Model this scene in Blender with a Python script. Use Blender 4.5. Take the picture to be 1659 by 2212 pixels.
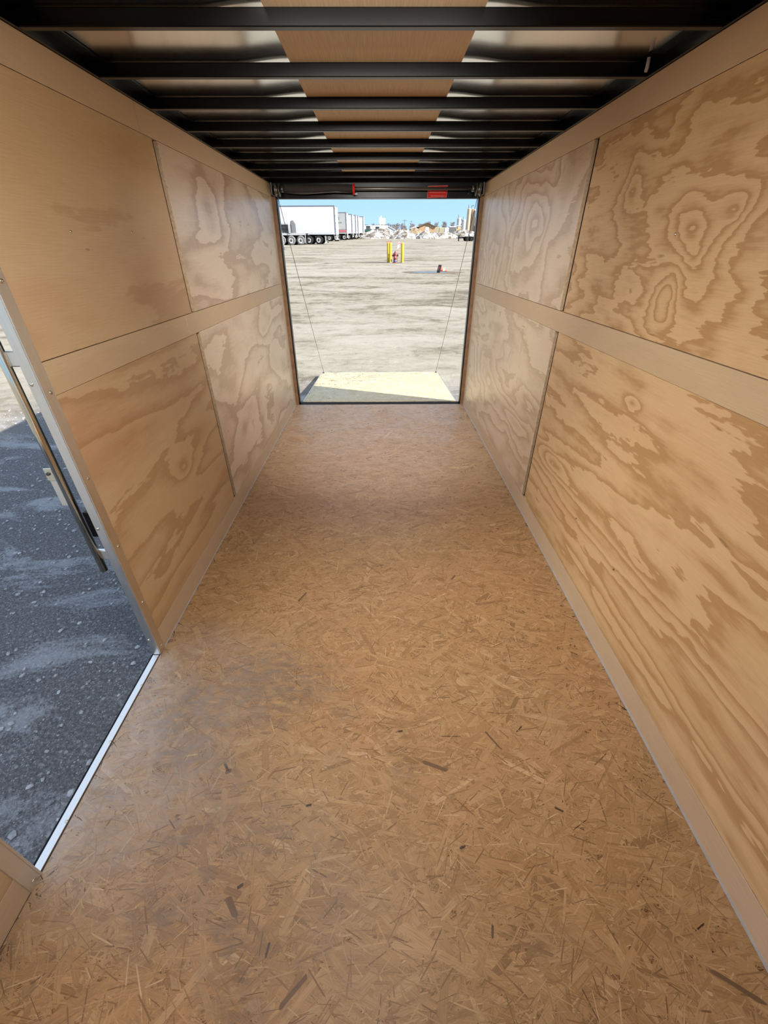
import bpy, math, random
import numpy as np
from mathutils import Matrix, Vector, noise as mnoise

scene = bpy.context.scene
for o in list(bpy.data.objects):
    bpy.data.objects.remove(o)

# ------------------------------------------------------------------ frame of the trailer
# The trailer stands a little nose-up: its floor drops 1.88 degrees towards the rear sill.
W = 2.03            # inside width
YR = 4.929          # rear sill
YF = -1.0           # front end, left open behind the camera to let daylight in
TILT = math.radians(1.88)
HR = 0.26           # floor height at the rear sill
ct, st = math.cos(TILT), math.sin(TILT)
T = Matrix(((1, 0, 0, 0),
            (0, ct, st, YR - YR * ct),
            (0, -st, ct, HR + YR * st),
            (0, 0, 0, 1)))

# ------------------------------------------------------------------ camera
yaw, pitch, roll = math.radians(-0.349), math.radians(-32.467), math.radians(-0.182)
cy, sy, cp, sp = math.cos(yaw), math.sin(yaw), math.cos(pitch), math.sin(pitch)
fw = Vector((-sy * cp, cy * cp, sp)); rt = Vector((cy, sy, 0)); up = rt.cross(fw)
r2 = math.cos(roll) * rt + math.sin(roll) * up
u2 = -math.sin(roll) * rt + math.cos(roll) * up
cam_data = bpy.data.cameras.new('camera')
cam_data.sensor_fit = 'HORIZONTAL'
cam_data.sensor_width = 36.0
cam_data.lens = 886.618 * 36.0 / 1659.0
cam_data.clip_start = 0.02
cam_data.clip_end = 2000
cam = bpy.data.objects.new('camera', cam_data)
scene.collection.objects.link(cam)
M = Matrix(((r2.x, u2.x, -fw.x, 1.0336), (r2.y, u2.y, -fw.y, 0.0), (r2.z, u2.z, -fw.z, 1.5804), (0, 0, 0, 1)))
cam.matrix_world = T @ M
scene.camera = cam

# ------------------------------------------------------------------ exposure
vs = scene.view_settings
vs.view_transform = 'Standard'
vs.look = 'None'
vs.exposure = 0.0
vs.gamma = 1.0
vs.use_curve_mapping = False

# ------------------------------------------------------------------ sky and sun
world = bpy.data.worlds.new('sky')
scene.world = world
world.use_nodes = True
wn, wl = world.node_tree.nodes, world.node_tree.links
wn.clear()
w_out = wn.new('ShaderNodeOutputWorld'); w_bg = wn.new('ShaderNodeBackground')
w_tc = wn.new('ShaderNodeTexCoord'); w_sx = wn.new('ShaderNodeSeparateXYZ'); w_r = wn.new('ShaderNodeValToRGB')
wl.new(w_tc.outputs['Generated'], w_sx.inputs[0])
wl.new(w_sx.outputs['Z'], w_r.inputs[0])
wl.new(w_r.outputs[0], w_bg.inputs[0]); wl.new(w_bg.outputs[0], w_out.inputs[0])
el = w_r.color_ramp.elements
el[0].position = 0.0; el[0].color = (0.42, 0.66, 0.90, 1)
el[1].position = 1.0; el[1].color = (0.66, 0.78, 1.0, 1)
e = el.new(0.05); e.color = (0.365, 0.61, 0.88, 1)
e = el.new(0.30); e.color = (0.56, 0.74, 0.98, 1)
w_bg.inputs[1].default_value = 1.35

sun_d = bpy.data.lights.new('sun', 'SUN')
sun_d.energy = 14.5
sun_d.angle = math.radians(0.55)
sun_d.color = (1.0, 0.93, 0.82)
sun = bpy.data.objects.new('sun', sun_d)
scene.collection.objects.link(sun)
SUN_EL = math.radians(33.0)
sd = Vector((-0.911 * math.cos(SUN_EL), 0.411 * math.cos(SUN_EL), -math.sin(SUN_EL)))
sun.rotation_euler = sd.to_track_quat('-Z', 'Y').to_euler()

# interior fill: unseen area lamps added under the roof to brighten the trailer
def area(name, loc, target, sx, sy_, power, color, spread=180):
    d = bpy.data.lights.new(name, 'AREA')
    d.shape = 'RECTANGLE'; d.size = sx; d.size_y = sy_; d.energy = power; d.color = color
    d.spread = math.radians(spread)
    o = bpy.data.objects.new(name, d)
    scene.collection.objects.link(o)
    p = T @ Vector(loc); q = T @ Vector(target)
    o.location = p
    o.rotation_euler = (q - p).to_track_quat('-Z', 'Y').to_euler()
    return o
FILL_COL = (1.0, 0.96, 0.90)
area('interior_fill', (0.95, 0.55, 2.085), (0.10, 1.35, 0.75), 0.5, 0.4, 12.5, FILL_COL, 125)
area('interior_fill', (0.12, 1.05, 2.085), (1.60, 1.55, 0.70), 0.25, 0.4, 14.5, FILL_COL, 86)
area('interior_fill', (1.00, 1.20, 2.085), (1.02, 4.6, 0.75), 0.7, 0.12, 29.0, FILL_COL, 72)

# ------------------------------------------------------------------ materials
class NT:
    def __init__(self, name):
        self.m = bpy.data.materials.new(name)
        self.m.use_nodes = True
        self.t = self.m.node_tree
        self.t.nodes.clear()
        self.out = self.t.nodes.new('ShaderNodeOutputMaterial')
        self.b = self.t.nodes.new('ShaderNodeBsdfPrincipled')
        self.t.links.new(self.b.outputs[0], self.out.inputs[0])
    def n(self, kind, **kw):
        nd = self.t.nodes.new(kind)
        for k, v in kw.items():
            setattr(nd, k, v)
        return nd
    def put(self, sock, v):
        if v is None:
            return
        if hasattr(v, 'is_output') or isinstance(v, bpy.types.NodeSocket):
            self.t.links.new(v, sock)
        else:
            if isinstance(v, (tuple, list)) and len(v) == 3 and sock.type == 'RGBA':
                v = (*v, 1)
            sock.default_value = v
    def math(self, op, a, b=None, c=None, clamp=False):
        nd = self.n('ShaderNodeMath', operation=op, use_clamp=clamp)
        self.put(nd.inputs[0], a); self.put(nd.inputs[1], b); self.put(nd.inputs[2], c)
        return nd.outputs[0]
    def obj(self):
        return self.n('ShaderNodeTexCoord').outputs['Object']
    def uv(self):
        return self.n('ShaderNodeTexCoord').outputs['UV']
    def sep(self, v):
        nd = self.n('ShaderNodeSeparateXYZ'); self.put(nd.inputs[0], v)
        return nd.outputs
    def com(self, x, y, z):
        nd = self.n('ShaderNodeCombineXYZ')
        self.put(nd.inputs[0], x); self.put(nd.inputs[1], y); self.put(nd.inputs[2], z)
        return nd.outputs[0]
    def scale(self, v, s):
        nd = self.n('ShaderNodeMapping'); self.put(nd.inputs[0], v); nd.inputs['Scale'].default_value = s
        return nd.outputs[0]
    def noise(self, v, scale=1.0, detail=2.0, rough=0.5, dist=0.0, col=False):
        nd = self.n('ShaderNodeTexNoise'); self.put(nd.inputs['Vector'], v)
        nd.inputs['Scale'].default_value = scale; nd.inputs['Detail'].default_value = detail
        nd.inputs['Roughness'].default_value = rough; nd.inputs['Distortion'].default_value = dist
        return nd.outputs['Color' if col else 'Fac']
    def vor(self, v, scale=1.0, feature='F1', out='Distance'):
        nd = self.n('ShaderNodeTexVoronoi', feature=feature); self.put(nd.inputs['Vector'], v)
        nd.inputs['Scale'].default_value = scale
        return nd.outputs[out]
    def step(self, v, lo, hi, smooth=True):
        nd = self.n('ShaderNodeMapRange', interpolation_type='SMOOTHSTEP' if smooth else 'LINEAR')
        self.put(nd.inputs[0], v); self.put(nd.inputs[1], lo); self.put(nd.inputs[2], hi)
        return nd.outputs[0]
    def ramp(self, f, stops):
        nd = self.n('ShaderNodeValToRGB'); self.put(nd.inputs[0], f)
        els = nd.color_ramp.elements
        els[0].position = stops[0][0]; els[0].color = (*stops[0][1], 1)
        els[1].position = stops[-1][0]; els[1].color = (*stops[-1][1], 1)
        for p, c in stops[1:-1]:
            x = els.new(p); x.color = (*c, 1)
        return nd.outputs[0]
    def mix(self, f, a, b, kind='MIX'):
        nd = self.n('ShaderNodeMix', data_type='RGBA', blend_type=kind)
        self.put(nd.inputs[0], f); self.put(nd.inputs[6], a); self.put(nd.inputs[7], b)
        return nd.outputs[2]
    def bump(self, h, strength=0.3, dist=0.01):
        nd = self.n('ShaderNodeBump'); self.put(nd.inputs['Height'], h)
        nd.inputs['Strength'].default_value = strength; nd.inputs['Distance'].default_value = dist
        self.t.links.new(nd.outputs[0], self.b.inputs['Normal'])
    def done(self, color=None, rough=None, metal=None, spec=None):
        self.put(self.b.inputs['Base Color'], color)
        self.put(self.b.inputs['Roughness'], rough)
        self.put(self.b.inputs['Metallic'], metal)
        self.put(self.b.inputs['Specular IOR Level'], spec)
        return self.m

def simple(name, col, rough=0.6, metal=0.0, var=0.12, scale=6.0, spec=0.5):
    k = NT(name)
    f = k.noise(k.obj(), scale, 4, 0.6)
    a = tuple(c * (1 - var) for c in col); b = tuple(min(1, c * (1 + var)) for c in col)
    return k.done(k.ramp(f, [(0.3, a), (0.7, b)]), rough, metal, spec)

def plywood(name, seed, sy_=0.5, sz=1.3, bands=6.0, light=(0.62, 0.43, 0.24), dark=(0.45, 0.265, 0.115),
            contrast=1.0, knots=(), detail=2.0, tooth=0.05, cracks=0.0, tint=0.5, rough=0.5, soft=0.0):
    """Rotary-cut softwood veneer: contour bands of a bumpy height field, grain along the trailer (Y)."""
    k = NT(name)
    s = k.sep(k.obj())
    y, z = s[1], s[2]
    p = k.com(k.math('MULTIPLY', y, sy_), k.math('MULTIPLY', z, sz), float(seed) * 3.7)
    h = k.noise(p, 1.0, detail, 0.48, 0.25)
    # ragged teeth along the grain
    pt = k.com(k.math('MULTIPLY', y, 7.0), k.math('MULTIPLY', z, 46.0), float(seed))
    t = k.noise(pt, 1.0, 2.0, 0.6)
    pt2 = k.com(k.math('MULTIPLY', y, 5.0), k.math('MULTIPLY', z, 9.0), float(seed) + 5.0)
    t2 = k.noise(pt2, 1.0, 3.0, 0.6)
    h = k.math('MULTIPLY_ADD', k.math('SUBTRACT', t, 0.5), tooth, h)
    h = k.math('MULTIPLY_ADD', k.math('SUBTRACT', t2, 0.5), tooth * 1.6, h)
    for (ky, kz, ry, rz, amp) in knots:
        dy = k.math('MULTIPLY', k.math('SUBTRACT', y, ky), 1.0 / ry)
        dz = k.math('MULTIPLY', k.math('SUBTRACT', z, kz), 1.0 / rz)
        d2 = k.math('ADD', k.math('MULTIPLY', dy, dy), k.math('MULTIPLY', dz, dz))
        g = k.math('DIVIDE', amp, k.math('ADD', d2, 1.0))
        h = k.math('ADD', h, g)
    fr = k.math('FRACT', k.math('MULTIPLY', h, bands))
    mid = tuple(l * 0.55 + d * 0.45 for l, d in zip(light, dark))
    c = k.ramp(fr, [(0.0, light), (0.30, light), (0.62, mid), (0.80, dark), (0.955 - soft, dark), (1.0, light)])
    base = tuple(l * 0.6 + d * 0.4 for l, d in zip(light, dark))
    if contrast < 1:
        c = k.mix(contrast, base, c)
    # fine fibre
    pf = k.com(k.math('MULTIPLY', y, 9.0), k.math('MULTIPLY', z, 330.0), float(seed))
    ff = k.noise(pf, 1.0, 3.0, 0.65)
    c = k.mix(0.8, c, k.ramp(ff, [(0.25, (0.80, 0.78, 0.75)), (0.75, (1.0, 1.0, 1.0))]), 'MULTIPLY')
    # slow colour drift, pink to yellow
    pd = k.com(k.math('MULTIPLY', y, 0.9), k.math('MULTIPLY', z, 2.4), float(seed) + 9.0)
    fd = k.noise(pd, 1.0, 3.0, 0.55)
    c = k.mix(tint, c, k.ramp(fd, [(0.32, (0.90, 0.74, 0.66)), (0.5, (1.0, 1.0, 1.0)), (0.7, (0.98, 0.94, 0.80))]), 'MULTIPLY')
    # short dark resin flecks
    pk = k.com(k.math('MULTIPLY', y, 9.0), k.math('MULTIPLY', z, 26.0), float(seed) + 2.0)
    fk = k.step(k.noise(pk, 1.0, 1.5, 0.5), 0.74, 0.80)
    c = k.mix(k.math('MULTIPLY', fk, 0.55), c, (0.20, 0.10, 0.04))
    if cracks > 0:
        pc = k.com(k.math('MULTIPLY', y, 11.0), k.math('MULTIPLY', z, 1.7), float(seed) + 7.0)
        fc = k.noise(pc, 1.0, 2.0, 0.55, 0.6)
        fc = k.math('ABSOLUTE', k.math('SUBTRACT', fc, 0.56))
        fc = k.math('SUBTRACT', 1.0, k.step(fc, 0.0, 0.012))
        pm = k.com(k.math('MULTIPLY', y, 2.0), k.math('MULTIPLY', z, 3.0), float(seed) + 1.0)
        fc = k.math('MULTIPLY', fc, k.step(k.noise(pm, 1.0, 2, 0.5), 0.46, 0.60))
        c = k.mix(k.math('MULTIPLY', fc, cracks), c, (0.22, 0.14, 0.08))
    k.bump(ff, 0.10, 0.002)
    return k.done(c, rough, 0.0, 0.75 if rough < 0.45 else 0.4)

PLY_LIGHT = (0.66, 0.455, 0.250)
PLY_DARK = (0.475, 0.285, 0.128)
M_UR1 = plywood('plywood_swirl', 1, 1.0, 2.0, 11.0, PLY_LIGHT, PLY_DARK, 1.0,
                [(1.602, 1.640, 0.10, 0.085, 0.26), (1.606, 1.445, 0.07, 0.13, -0.30), (1.536, 1.565, 0.06, 0.05, 0.16),
                 (2.045, 1.78, 0.07, 0.09, 0.20), (1.418, 1.673, 0.05, 0.035, 0.2), (1.70, 1.60, 0.5, 0.42, 0.35)], 3.0, 0.080, 0.0, 0.35)
M_UR2 = plywood('plywood_far_right_upper', 12, 1.6, 2.0, 8.0, (0.70, 0.56, 0.41), (0.49, 0.34, 0.205), 0.8,  # far panels: same plywood, colour paled to stand in for rear glare
                [(3.2, 1.7, 0.3, 0.2, 0.4), (4.3, 1.45, 0.15, 0.2, 0.4)], 2.5, 0.05, 0.5, 0.45, 0.32)
M_LR1 = plywood('plywood_streaked', 6, 0.40, 3.3, 11.0, PLY_LIGHT, PLY_DARK, 0.95,
                [(2.15, 0.55, 0.2, 0.05, 0.22), (1.60, 1.068, 0.05, 0.03, 0.12)], 2.6, 0.060, 0.0, 0.35)
M_LR2 = plywood('plywood_far_right_lower', 21, 1.0, 2.8, 8.0, (0.70, 0.56, 0.40), (0.49, 0.34, 0.20), 0.75,
                [(3.0, 0.5, 0.4, 0.06, 0.3)], 2.4, 0.06, 0.35, 0.4, 0.32)
M_UL1 = plywood('plywood_plain_tan', 31, 0.35, 2.2, 4.5, (0.60, 0.43, 0.255), (0.52, 0.345, 0.19), 0.80, [], 2.8, 0.05, 0.0, 0.75)
M_UL2 = plywood('plywood_far_left_upper', 44, 0.8, 2.6, 6.0, (0.70, 0.56, 0.41), (0.47, 0.32, 0.195), 0.9,
                [(3.1, 1.8, 0.2, 0.15, 0.25)], 2.4, 0.07, 0.45, 0.5, 0.32)
M_LL1 = plywood('plywood_left_lower', 52, 0.45, 2.8, 7.5, (0.58, 0.405, 0.235), (0.455, 0.285, 0.145), 0.9,
                [(1.95, 0.62, 0.1, 0.05, 0.25)], 2.4, 0.06, 0.0, 0.6)
M_LL2 = plywood('plywood_far_left_lower', 63, 0.9, 2.2, 6.5, (0.70, 0.56, 0.41), (0.48, 0.33, 0.20), 0.9, [], 2.4, 0.06, 0.4, 0.5, 0.32)
M_TRIM = plywood('plywood_trim', 71, 0.5, 2.0, 2.0, (0.60, 0.45, 0.29), (0.55, 0.40, 0.25), 0.5, [], 2.0, 0.03, 0.0, 0.35)
M_BASE = plywood('plywood_baseboard', 77, 0.5, 2.0, 2.0, (0.60, 0.455, 0.31), (0.56, 0.42, 0.28), 0.4, [], 2.0, 0.03, 0.0, 0.25)
M_EDGE = simple('plywood_cut_edge', (0.44, 0.31, 0.19), 0.7, 0, 0.2, 60)
M_POST = simple('brown_wood_post', (0.16, 0.078, 0.030), 0.6, 0, 0.35, 14)
M_BLACK = simple('black_paint', (0.0015, 0.0012, 0.0012), 0.27, 0, 0.2, 8, 0.16)
M_DARK = simple('dark_backing', (0.012, 0.010, 0.009), 0.8, 0, 0.2, 8, 0.2)
M_ROOFPLY = None
M_ALU = None

def mk_roofply():
    k = NT('roof_strip_plywood')
    s = k.sep(k.obj())
    v = k.com(k.math('MULTIPLY', s[0], 240.0), k.math('MULTIPLY', s[1], 6.0), 0.0)
    f = k.noise(v, 1.0, 4, 0.7)
    g = k.noise(k.obj(), 3.0, 3, 0.5)
    c = k.ramp(f, [(0.3, (0.46, 0.335, 0.20)), (0.7, (0.62, 0.46, 0.30))])
    c = k.mix(0.5, c, k.ramp(g, [(0.3, (0.85, 0.8, 0.75)), (0.7, (1, 1, 1))]), 'MULTIPLY')
    return k.done(c, 0.6)
M_ROOFPLY = mk_roofply()

def mk_metal(name, col, rough, scr=0.12, bump=0.0, stretch=(1, 1, 1), scale=14):
    k = NT(name)
    v = k.scale(k.obj(), stretch)
    f = k.noise(v, scale, 4, 0.6)
    r = k.math('MULTIPLY_ADD', f, scr, rough - scr * 0.5)
    a = tuple(c * 0.93 for c in col)
    if bump:
        k.bump(k.noise(k.obj(), 3.5, 2, 0.5), bump, 0.02)
    return k.done(k.ramp(f, [(0.3, a), (0.7, col)]), r, 1.0)
M_SHEET = mk_metal('roof_aluminium', (0.86, 0.84, 0.80), 0.17, 0.05, 0.02)
M_ALU = mk_metal('door_aluminium', (0.80, 0.77, 0.73), 0.34, 0.14, 0.0, (6, 6, 0.8))
M_STEEL = mk_metal('zinc_steel', (0.70, 0.66, 0.55), 0.16, 0.02)
M_GALV = mk_metal('grey_steel', (0.15, 0.14, 0.135), 0.40, 0.1)

def mk_osb(name, dirt=True, pale=False):
    """Colour of one strand comes from its own random value; grain runs along the strand's UV."""
    k = NT(name)
    at = k.n('ShaderNodeAttribute'); at.attribute_name = 'tone'
    tone = at.outputs['Fac']
    uv = k.sep(k.uv())
    g = k.noise(k.com(k.math('MULTIPLY', uv[0], 14.0), k.math('MULTIPLY', uv[1], 700.0), k.math('MULTIPLY', tone, 50.0)), 1.0, 3, 0.65)
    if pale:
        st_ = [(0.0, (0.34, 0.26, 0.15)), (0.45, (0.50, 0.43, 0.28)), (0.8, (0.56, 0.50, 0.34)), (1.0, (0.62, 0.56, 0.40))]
    else:
        st_ = [(0.0, (0.045, 0.028, 0.017)), (0.025, (0.16, 0.10, 0.06)), (0.10, (0.245, 0.138, 0.060)), (0.45, (0.430, 0.258, 0.118)),
               (0.8, (0.53, 0.345, 0.178)), (1.0, (0.64, 0.455, 0.27))]
    c = k.ramp(tone, st_)
    c = k.mix(0.75, c, k.ramp(g, [(0.28, (0.50, 0.45, 0.38)), (0.52, (1, 1, 1)), (0.8, (1.10, 1.10, 1.10))]), 'MULTIPLY')
    o = k.obj()
    # warm and cool sheets of board
    f = k.noise(o, 1.4, 3, 0.55)
    c = k.mix(0.6, c, k.ramp(f, [(0.3, (1.0, 0.90, 0.82)), (0.7, (0.97, 1.0, 0.98))]), 'MULTIPLY')
    rough = 0.5
    if dirt:
        s = k.sep(o)
        x, y = s[0], s[1]
        # trodden-in dirt: smudges inside the side door and by the photographer's feet
        tot = None
        wob = k.noise(o, 7.0, 5, 0.7)
        for (px, py, rx, ry, a) in ((0.52, 1.08, 0.26, 0.20, 0.85), (0.25, 0.93, 0.22, 0.22, 0.80), (0.62, 1.22, 0.20, 0.07, 0.5),
                                    (0.66, 0.27, 0.10, 0.13, 0.60), (0.91, 0.38, 0.12, 0.09, 0.40), (1.12, 0.745, 0.06, 0.045, 0.45),
                                    (0.50, 0.58, 0.16, 0.06, 0.45), (0.36, 0.36, 0.14, 0.08, 0.55), (0.12, 0.7, 0.16, 0.3, 0.35), (1.45, 0.30, 0.10, 0.05, 0.3)):
            dx = k.math('MULTIPLY', k.math('SUBTRACT', x, px), 1 / rx)
            dy = k.math('MULTIPLY', k.math('SUBTRACT', y, py), 1 / ry)
            d = k.math('ADD', k.math('MULTIPLY', dx, dx), k.math('MULTIPLY', dy, dy))
            d = k.math('MULTIPLY_ADD', k.math('SUBTRACT', wob, 0.5), 3.2, d)
            m_ = k.math('MULTIPLY', k.math('SUBTRACT', 1.0, k.step(d, -0.6, 1.7)), a)
            tot = m_ if tot is None else k.math('MAXIMUM', tot, m_)
        fine = k.step(k.noise(k.com(k.math('MULTIPLY', x, 16.0), k.math('MULTIPLY', y, 34.0), 0.0), 1.0, 5, 0.7), 0.30, 0.66)
        c = k.mix(k.math('MULTIPLY', k.math('MULTIPLY', tot, fine), 0.95), c, (0.145, 0.112, 0.086))
        gr = k.math('MULTIPLY', k.math('SUBTRACT', 1.0, k.step(x, 0.5, 1.35)), k.math('SUBTRACT', 1.0, k.step(y, 1.1, 1.7)))
        gr = k.math('MULTIPLY', gr, k.step(k.noise(o, 4.2, 5, 0.68, 0.5), 0.42, 0.66))
        c = k.mix(k.math('MULTIPLY', k.math('MULTIPLY', gr, fine), 0.60), c, (0.20, 0.155, 0.120))
        # dusty grey by the door and last sheet; painted glare pales the far floor
        dd = k.math('MULTIPLY', k.math('SUBTRACT', 1.0, k.step(x, 0.0, 0.75)), k.math('MULTIPLY', k.step(y, 0.25, 0.6), k.math('SUBTRACT', 1.0, k.step(y, 1.15, 1.6))))
        dr = k.math('MULTIPLY', k.step(y, 4.18, 4.22), 0.75)
        far_glare = k.math('MULTIPLY', k.step(y, 2.0, 4.6), 0.70)
        dust_glare = k.math('MAXIMUM', k.math('MULTIPLY', dd, 1.0), k.math('MAXIMUM', dr, far_glare))
        dust_glare = k.math('MULTIPLY', k.math('MULTIPLY', dust_glare, k.math('MULTIPLY_ADD', fine, 0.6, 0.4)), k.step(k.noise(o, 3.2, 5, 0.65), 0.25, 0.65))
        c = k.mix(k.math('MULTIPLY', dust_glare, 0.66), c, (0.50, 0.415, 0.36))
        rough = 0.44
    return k.done(c, rough, 0.0, 0.55)
M_OSB = mk_osb('osb_floor')
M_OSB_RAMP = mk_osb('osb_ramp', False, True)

def mk_ground():
    k = NT('yard_ground')
    o = k.obj()
    s = k.sep(o)
    x, y = s[0], s[1]
    st_ = k.com(k.math('MULTIPLY', x, 0.30), k.math('MULTIPLY', y, 0.85), 0.0)
    f1 = k.noise(st_, 1.0, 7, 0.62, 0.8)
    f2 = k.noise(k.com(k.math('MULTIPLY', x, 3.0), k.math('MULTIPLY', y, 4.0), 0.0), 1.0, 8, 0.75, 0.6)
    f3 = k.noise(k.com(k.math('MULTIPLY', x, 0.05), k.math('MULTIPLY', y, 0.16), 3.0), 1.0, 5, 0.6, 0.5)
    mixf = k.math('ADD', k.math('MULTIPLY', f1, 0.46), k.math('ADD', k.math('MULTIPLY', f2, 0.36), k.math('MULTIPLY', f3, 0.18)))
    dirt = k.ramp(mixf, [(0.415, (0.105, 0.090, 0.066)), (0.455, (0.160, 0.143, 0.111)), (0.495, (0.218, 0.201, 0.166)), (0.58, (0.275, 0.258, 0.220))])
    # loose gravel under and around the trailer, colour darkened to deepen its shade
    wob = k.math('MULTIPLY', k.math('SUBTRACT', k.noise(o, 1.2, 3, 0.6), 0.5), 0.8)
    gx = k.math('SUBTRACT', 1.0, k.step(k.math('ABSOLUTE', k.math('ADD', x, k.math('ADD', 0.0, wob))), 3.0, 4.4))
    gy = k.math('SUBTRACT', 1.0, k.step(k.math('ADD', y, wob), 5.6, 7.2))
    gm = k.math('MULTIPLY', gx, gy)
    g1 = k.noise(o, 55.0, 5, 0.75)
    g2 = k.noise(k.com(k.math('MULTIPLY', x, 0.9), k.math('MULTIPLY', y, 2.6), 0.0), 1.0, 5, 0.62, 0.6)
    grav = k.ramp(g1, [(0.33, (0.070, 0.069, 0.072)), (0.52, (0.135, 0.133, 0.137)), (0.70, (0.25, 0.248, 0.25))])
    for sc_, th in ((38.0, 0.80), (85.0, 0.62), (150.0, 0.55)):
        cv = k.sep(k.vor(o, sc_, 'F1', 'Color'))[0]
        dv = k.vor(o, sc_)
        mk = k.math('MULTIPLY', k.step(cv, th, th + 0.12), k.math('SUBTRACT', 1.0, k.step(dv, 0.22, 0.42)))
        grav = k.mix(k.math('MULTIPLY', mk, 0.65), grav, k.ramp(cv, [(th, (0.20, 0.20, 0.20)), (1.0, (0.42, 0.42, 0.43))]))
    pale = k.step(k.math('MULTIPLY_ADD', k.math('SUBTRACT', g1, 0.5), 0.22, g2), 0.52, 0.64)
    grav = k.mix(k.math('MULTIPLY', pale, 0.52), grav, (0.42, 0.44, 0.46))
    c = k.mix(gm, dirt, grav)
    k.bump(k.math('ADD', k.math('MULTIPLY', g1, 0.25), f2), 0.55, 0.06)
    return k.done(c, 0.95, 0.0, 0.15)
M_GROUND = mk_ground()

M_STONE = simple('pebble', (0.40, 0.40, 0.41), 0.9, 0, 0.35, 25, 0.2)
M_WHITE = simple('white_trailer_paint', (0.52, 0.545, 0.59), 0.45, 0, 0.04, 1.0)
M_PALEGREY = simple('pale_grey_trailer_paint', (0.31, 0.33, 0.335), 0.5, 0, 0.10, 1.5)
M_RAIL = simple('grey_rail', (0.13, 0.14, 0.17), 0.5, 0, 0.1, 3)
M_TIRE = simple('tyre_rubber', (0.020, 0.020, 0.021), 0.9, 0, 0.2, 10, 0.1)
M_DUSTTIRE = simple('dusty_tyre_rubber', (0.15, 0.15, 0.155), 0.9, 0, 0.2, 10, 0.1)
M_RIM = simple('white_wheel', (0.48, 0.48, 0.47), 0.5, 0, 0.1, 10)
M_HUB = simple('brown_hub', (0.06, 0.05, 0.042), 0.6, 0, 0.2, 10)
M_RED = simple('faded_red', (0.38, 0.10, 0.11), 0.5, 0, 0.12, 4)
M_TUB = simple('grey_tub', (0.055, 0.062, 0.065), 0.5, 0, 0.2, 2)
M_LGREY = simple('light_grey_steel', (0.34, 0.35, 0.37), 0.5, 0, 0.1, 3)
M_YELLOW = simple('yellow_paint', (0.50, 0.33, 0.008), 0.45, 0, 0.06, 3)
M_HYD = simple('dark_red_paint', (0.13, 0.018, 0.016), 0.45, 0, 0.2, 12)
M_BLUE = simple('blue_paint', (0.07, 0.12, 0.34), 0.5, 0, 0.1, 6)
M_PINK = simple('pink_ribbon', (0.50, 0.10, 0.13), 0.7, 0, 0.15, 20)
M_SIGN = simple('white_sign', (0.55, 0.54, 0.54), 0.5, 0, 0.03, 3)
M_CONE = simple('orange_red_cone', (0.46, 0.085, 0.045), 0.5, 0, 0.1, 8)
M_CONEBASE = simple('dark_cone_base', (0.045, 0.018, 0.018), 0.7, 0, 0.2, 8)
M_TAN = simple('tan_siding', (0.36, 0.235, 0.135), 0.8, 0, 0.08, 1)
M_TANROOF = simple('brown_roof', (0.09, 0.07, 0.055), 0.8, 0, 0.1, 1)
M_SNOWROOF = simple('snowy_roof', (0.62, 0.63, 0.66), 0.9, 0, 0.05, 1)
M_SHED = simple('pale_shed_wall', (0.40, 0.42, 0.44), 0.8, 0, 0.08, 1)
M_GREEN = simple('green_machine_paint', (0.020, 0.080, 0.055), 0.5, 0, 0.35, 2)
M_SILO = simple('tan_silo', (0.46, 0.345, 0.235), 0.7, 0, 0.06, 0.5)
M_SILOW = simple('pale_silo', (0.44, 0.43, 0.42), 0.6, 0, 0.06, 0.5)
M_PIPE = simple('grey_pipe', (0.13, 0.12, 0.12), 0.6, 0, 0.1, 2)
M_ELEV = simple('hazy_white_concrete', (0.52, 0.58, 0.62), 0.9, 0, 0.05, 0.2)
M_BARK = simple('hazy_bare_wood', (0.20, 0.185, 0.19), 0.9, 0, 0.2, 2, 0.1)  # bark lightened, distance haze put into the colour
M_POLE = simple('weathered_pole', (0.12, 0.11, 0.11), 0.9, 0, 0.2, 2, 0.1)
M_CARGREY = simple('grey_hopper', (0.10, 0.105, 0.11), 0.7, 0, 0.15, 1)
M_CARYEL = simple('dull_yellow', (0.40, 0.29, 0.12), 0.7, 0, 0.15, 1)
M_CARTAN = simple('beige_box', (0.38, 0.34, 0.23), 0.7, 0, 0.1, 1)
M_REDSTK = simple('red_sticker', (0.42, 0.018, 0.012), 0.7, 0, 0.1, 40, 0.15)
M_REDPALE = simple('pale_red_print', (0.42, 0.055, 0.045), 0.5, 0, 0.1, 40)
M_SLEEVE = simple('spring_sleeve_cloth', (0.016, 0.013, 0.011), 0.8, 0, 0.3, 60)
M_CAULK = simple('grey_caulk', (0.37, 0.35, 0.355), 0.7, 0, 0.1, 20)
M_LETTER = simple('dark_lettering', (0.07, 0.075, 0.08), 0.5, 0, 0.1, 4)
M_CABLE = simple('steel_cable', (0.05, 0.05, 0.05), 0.5, 0, 0.1, 4)

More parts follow.
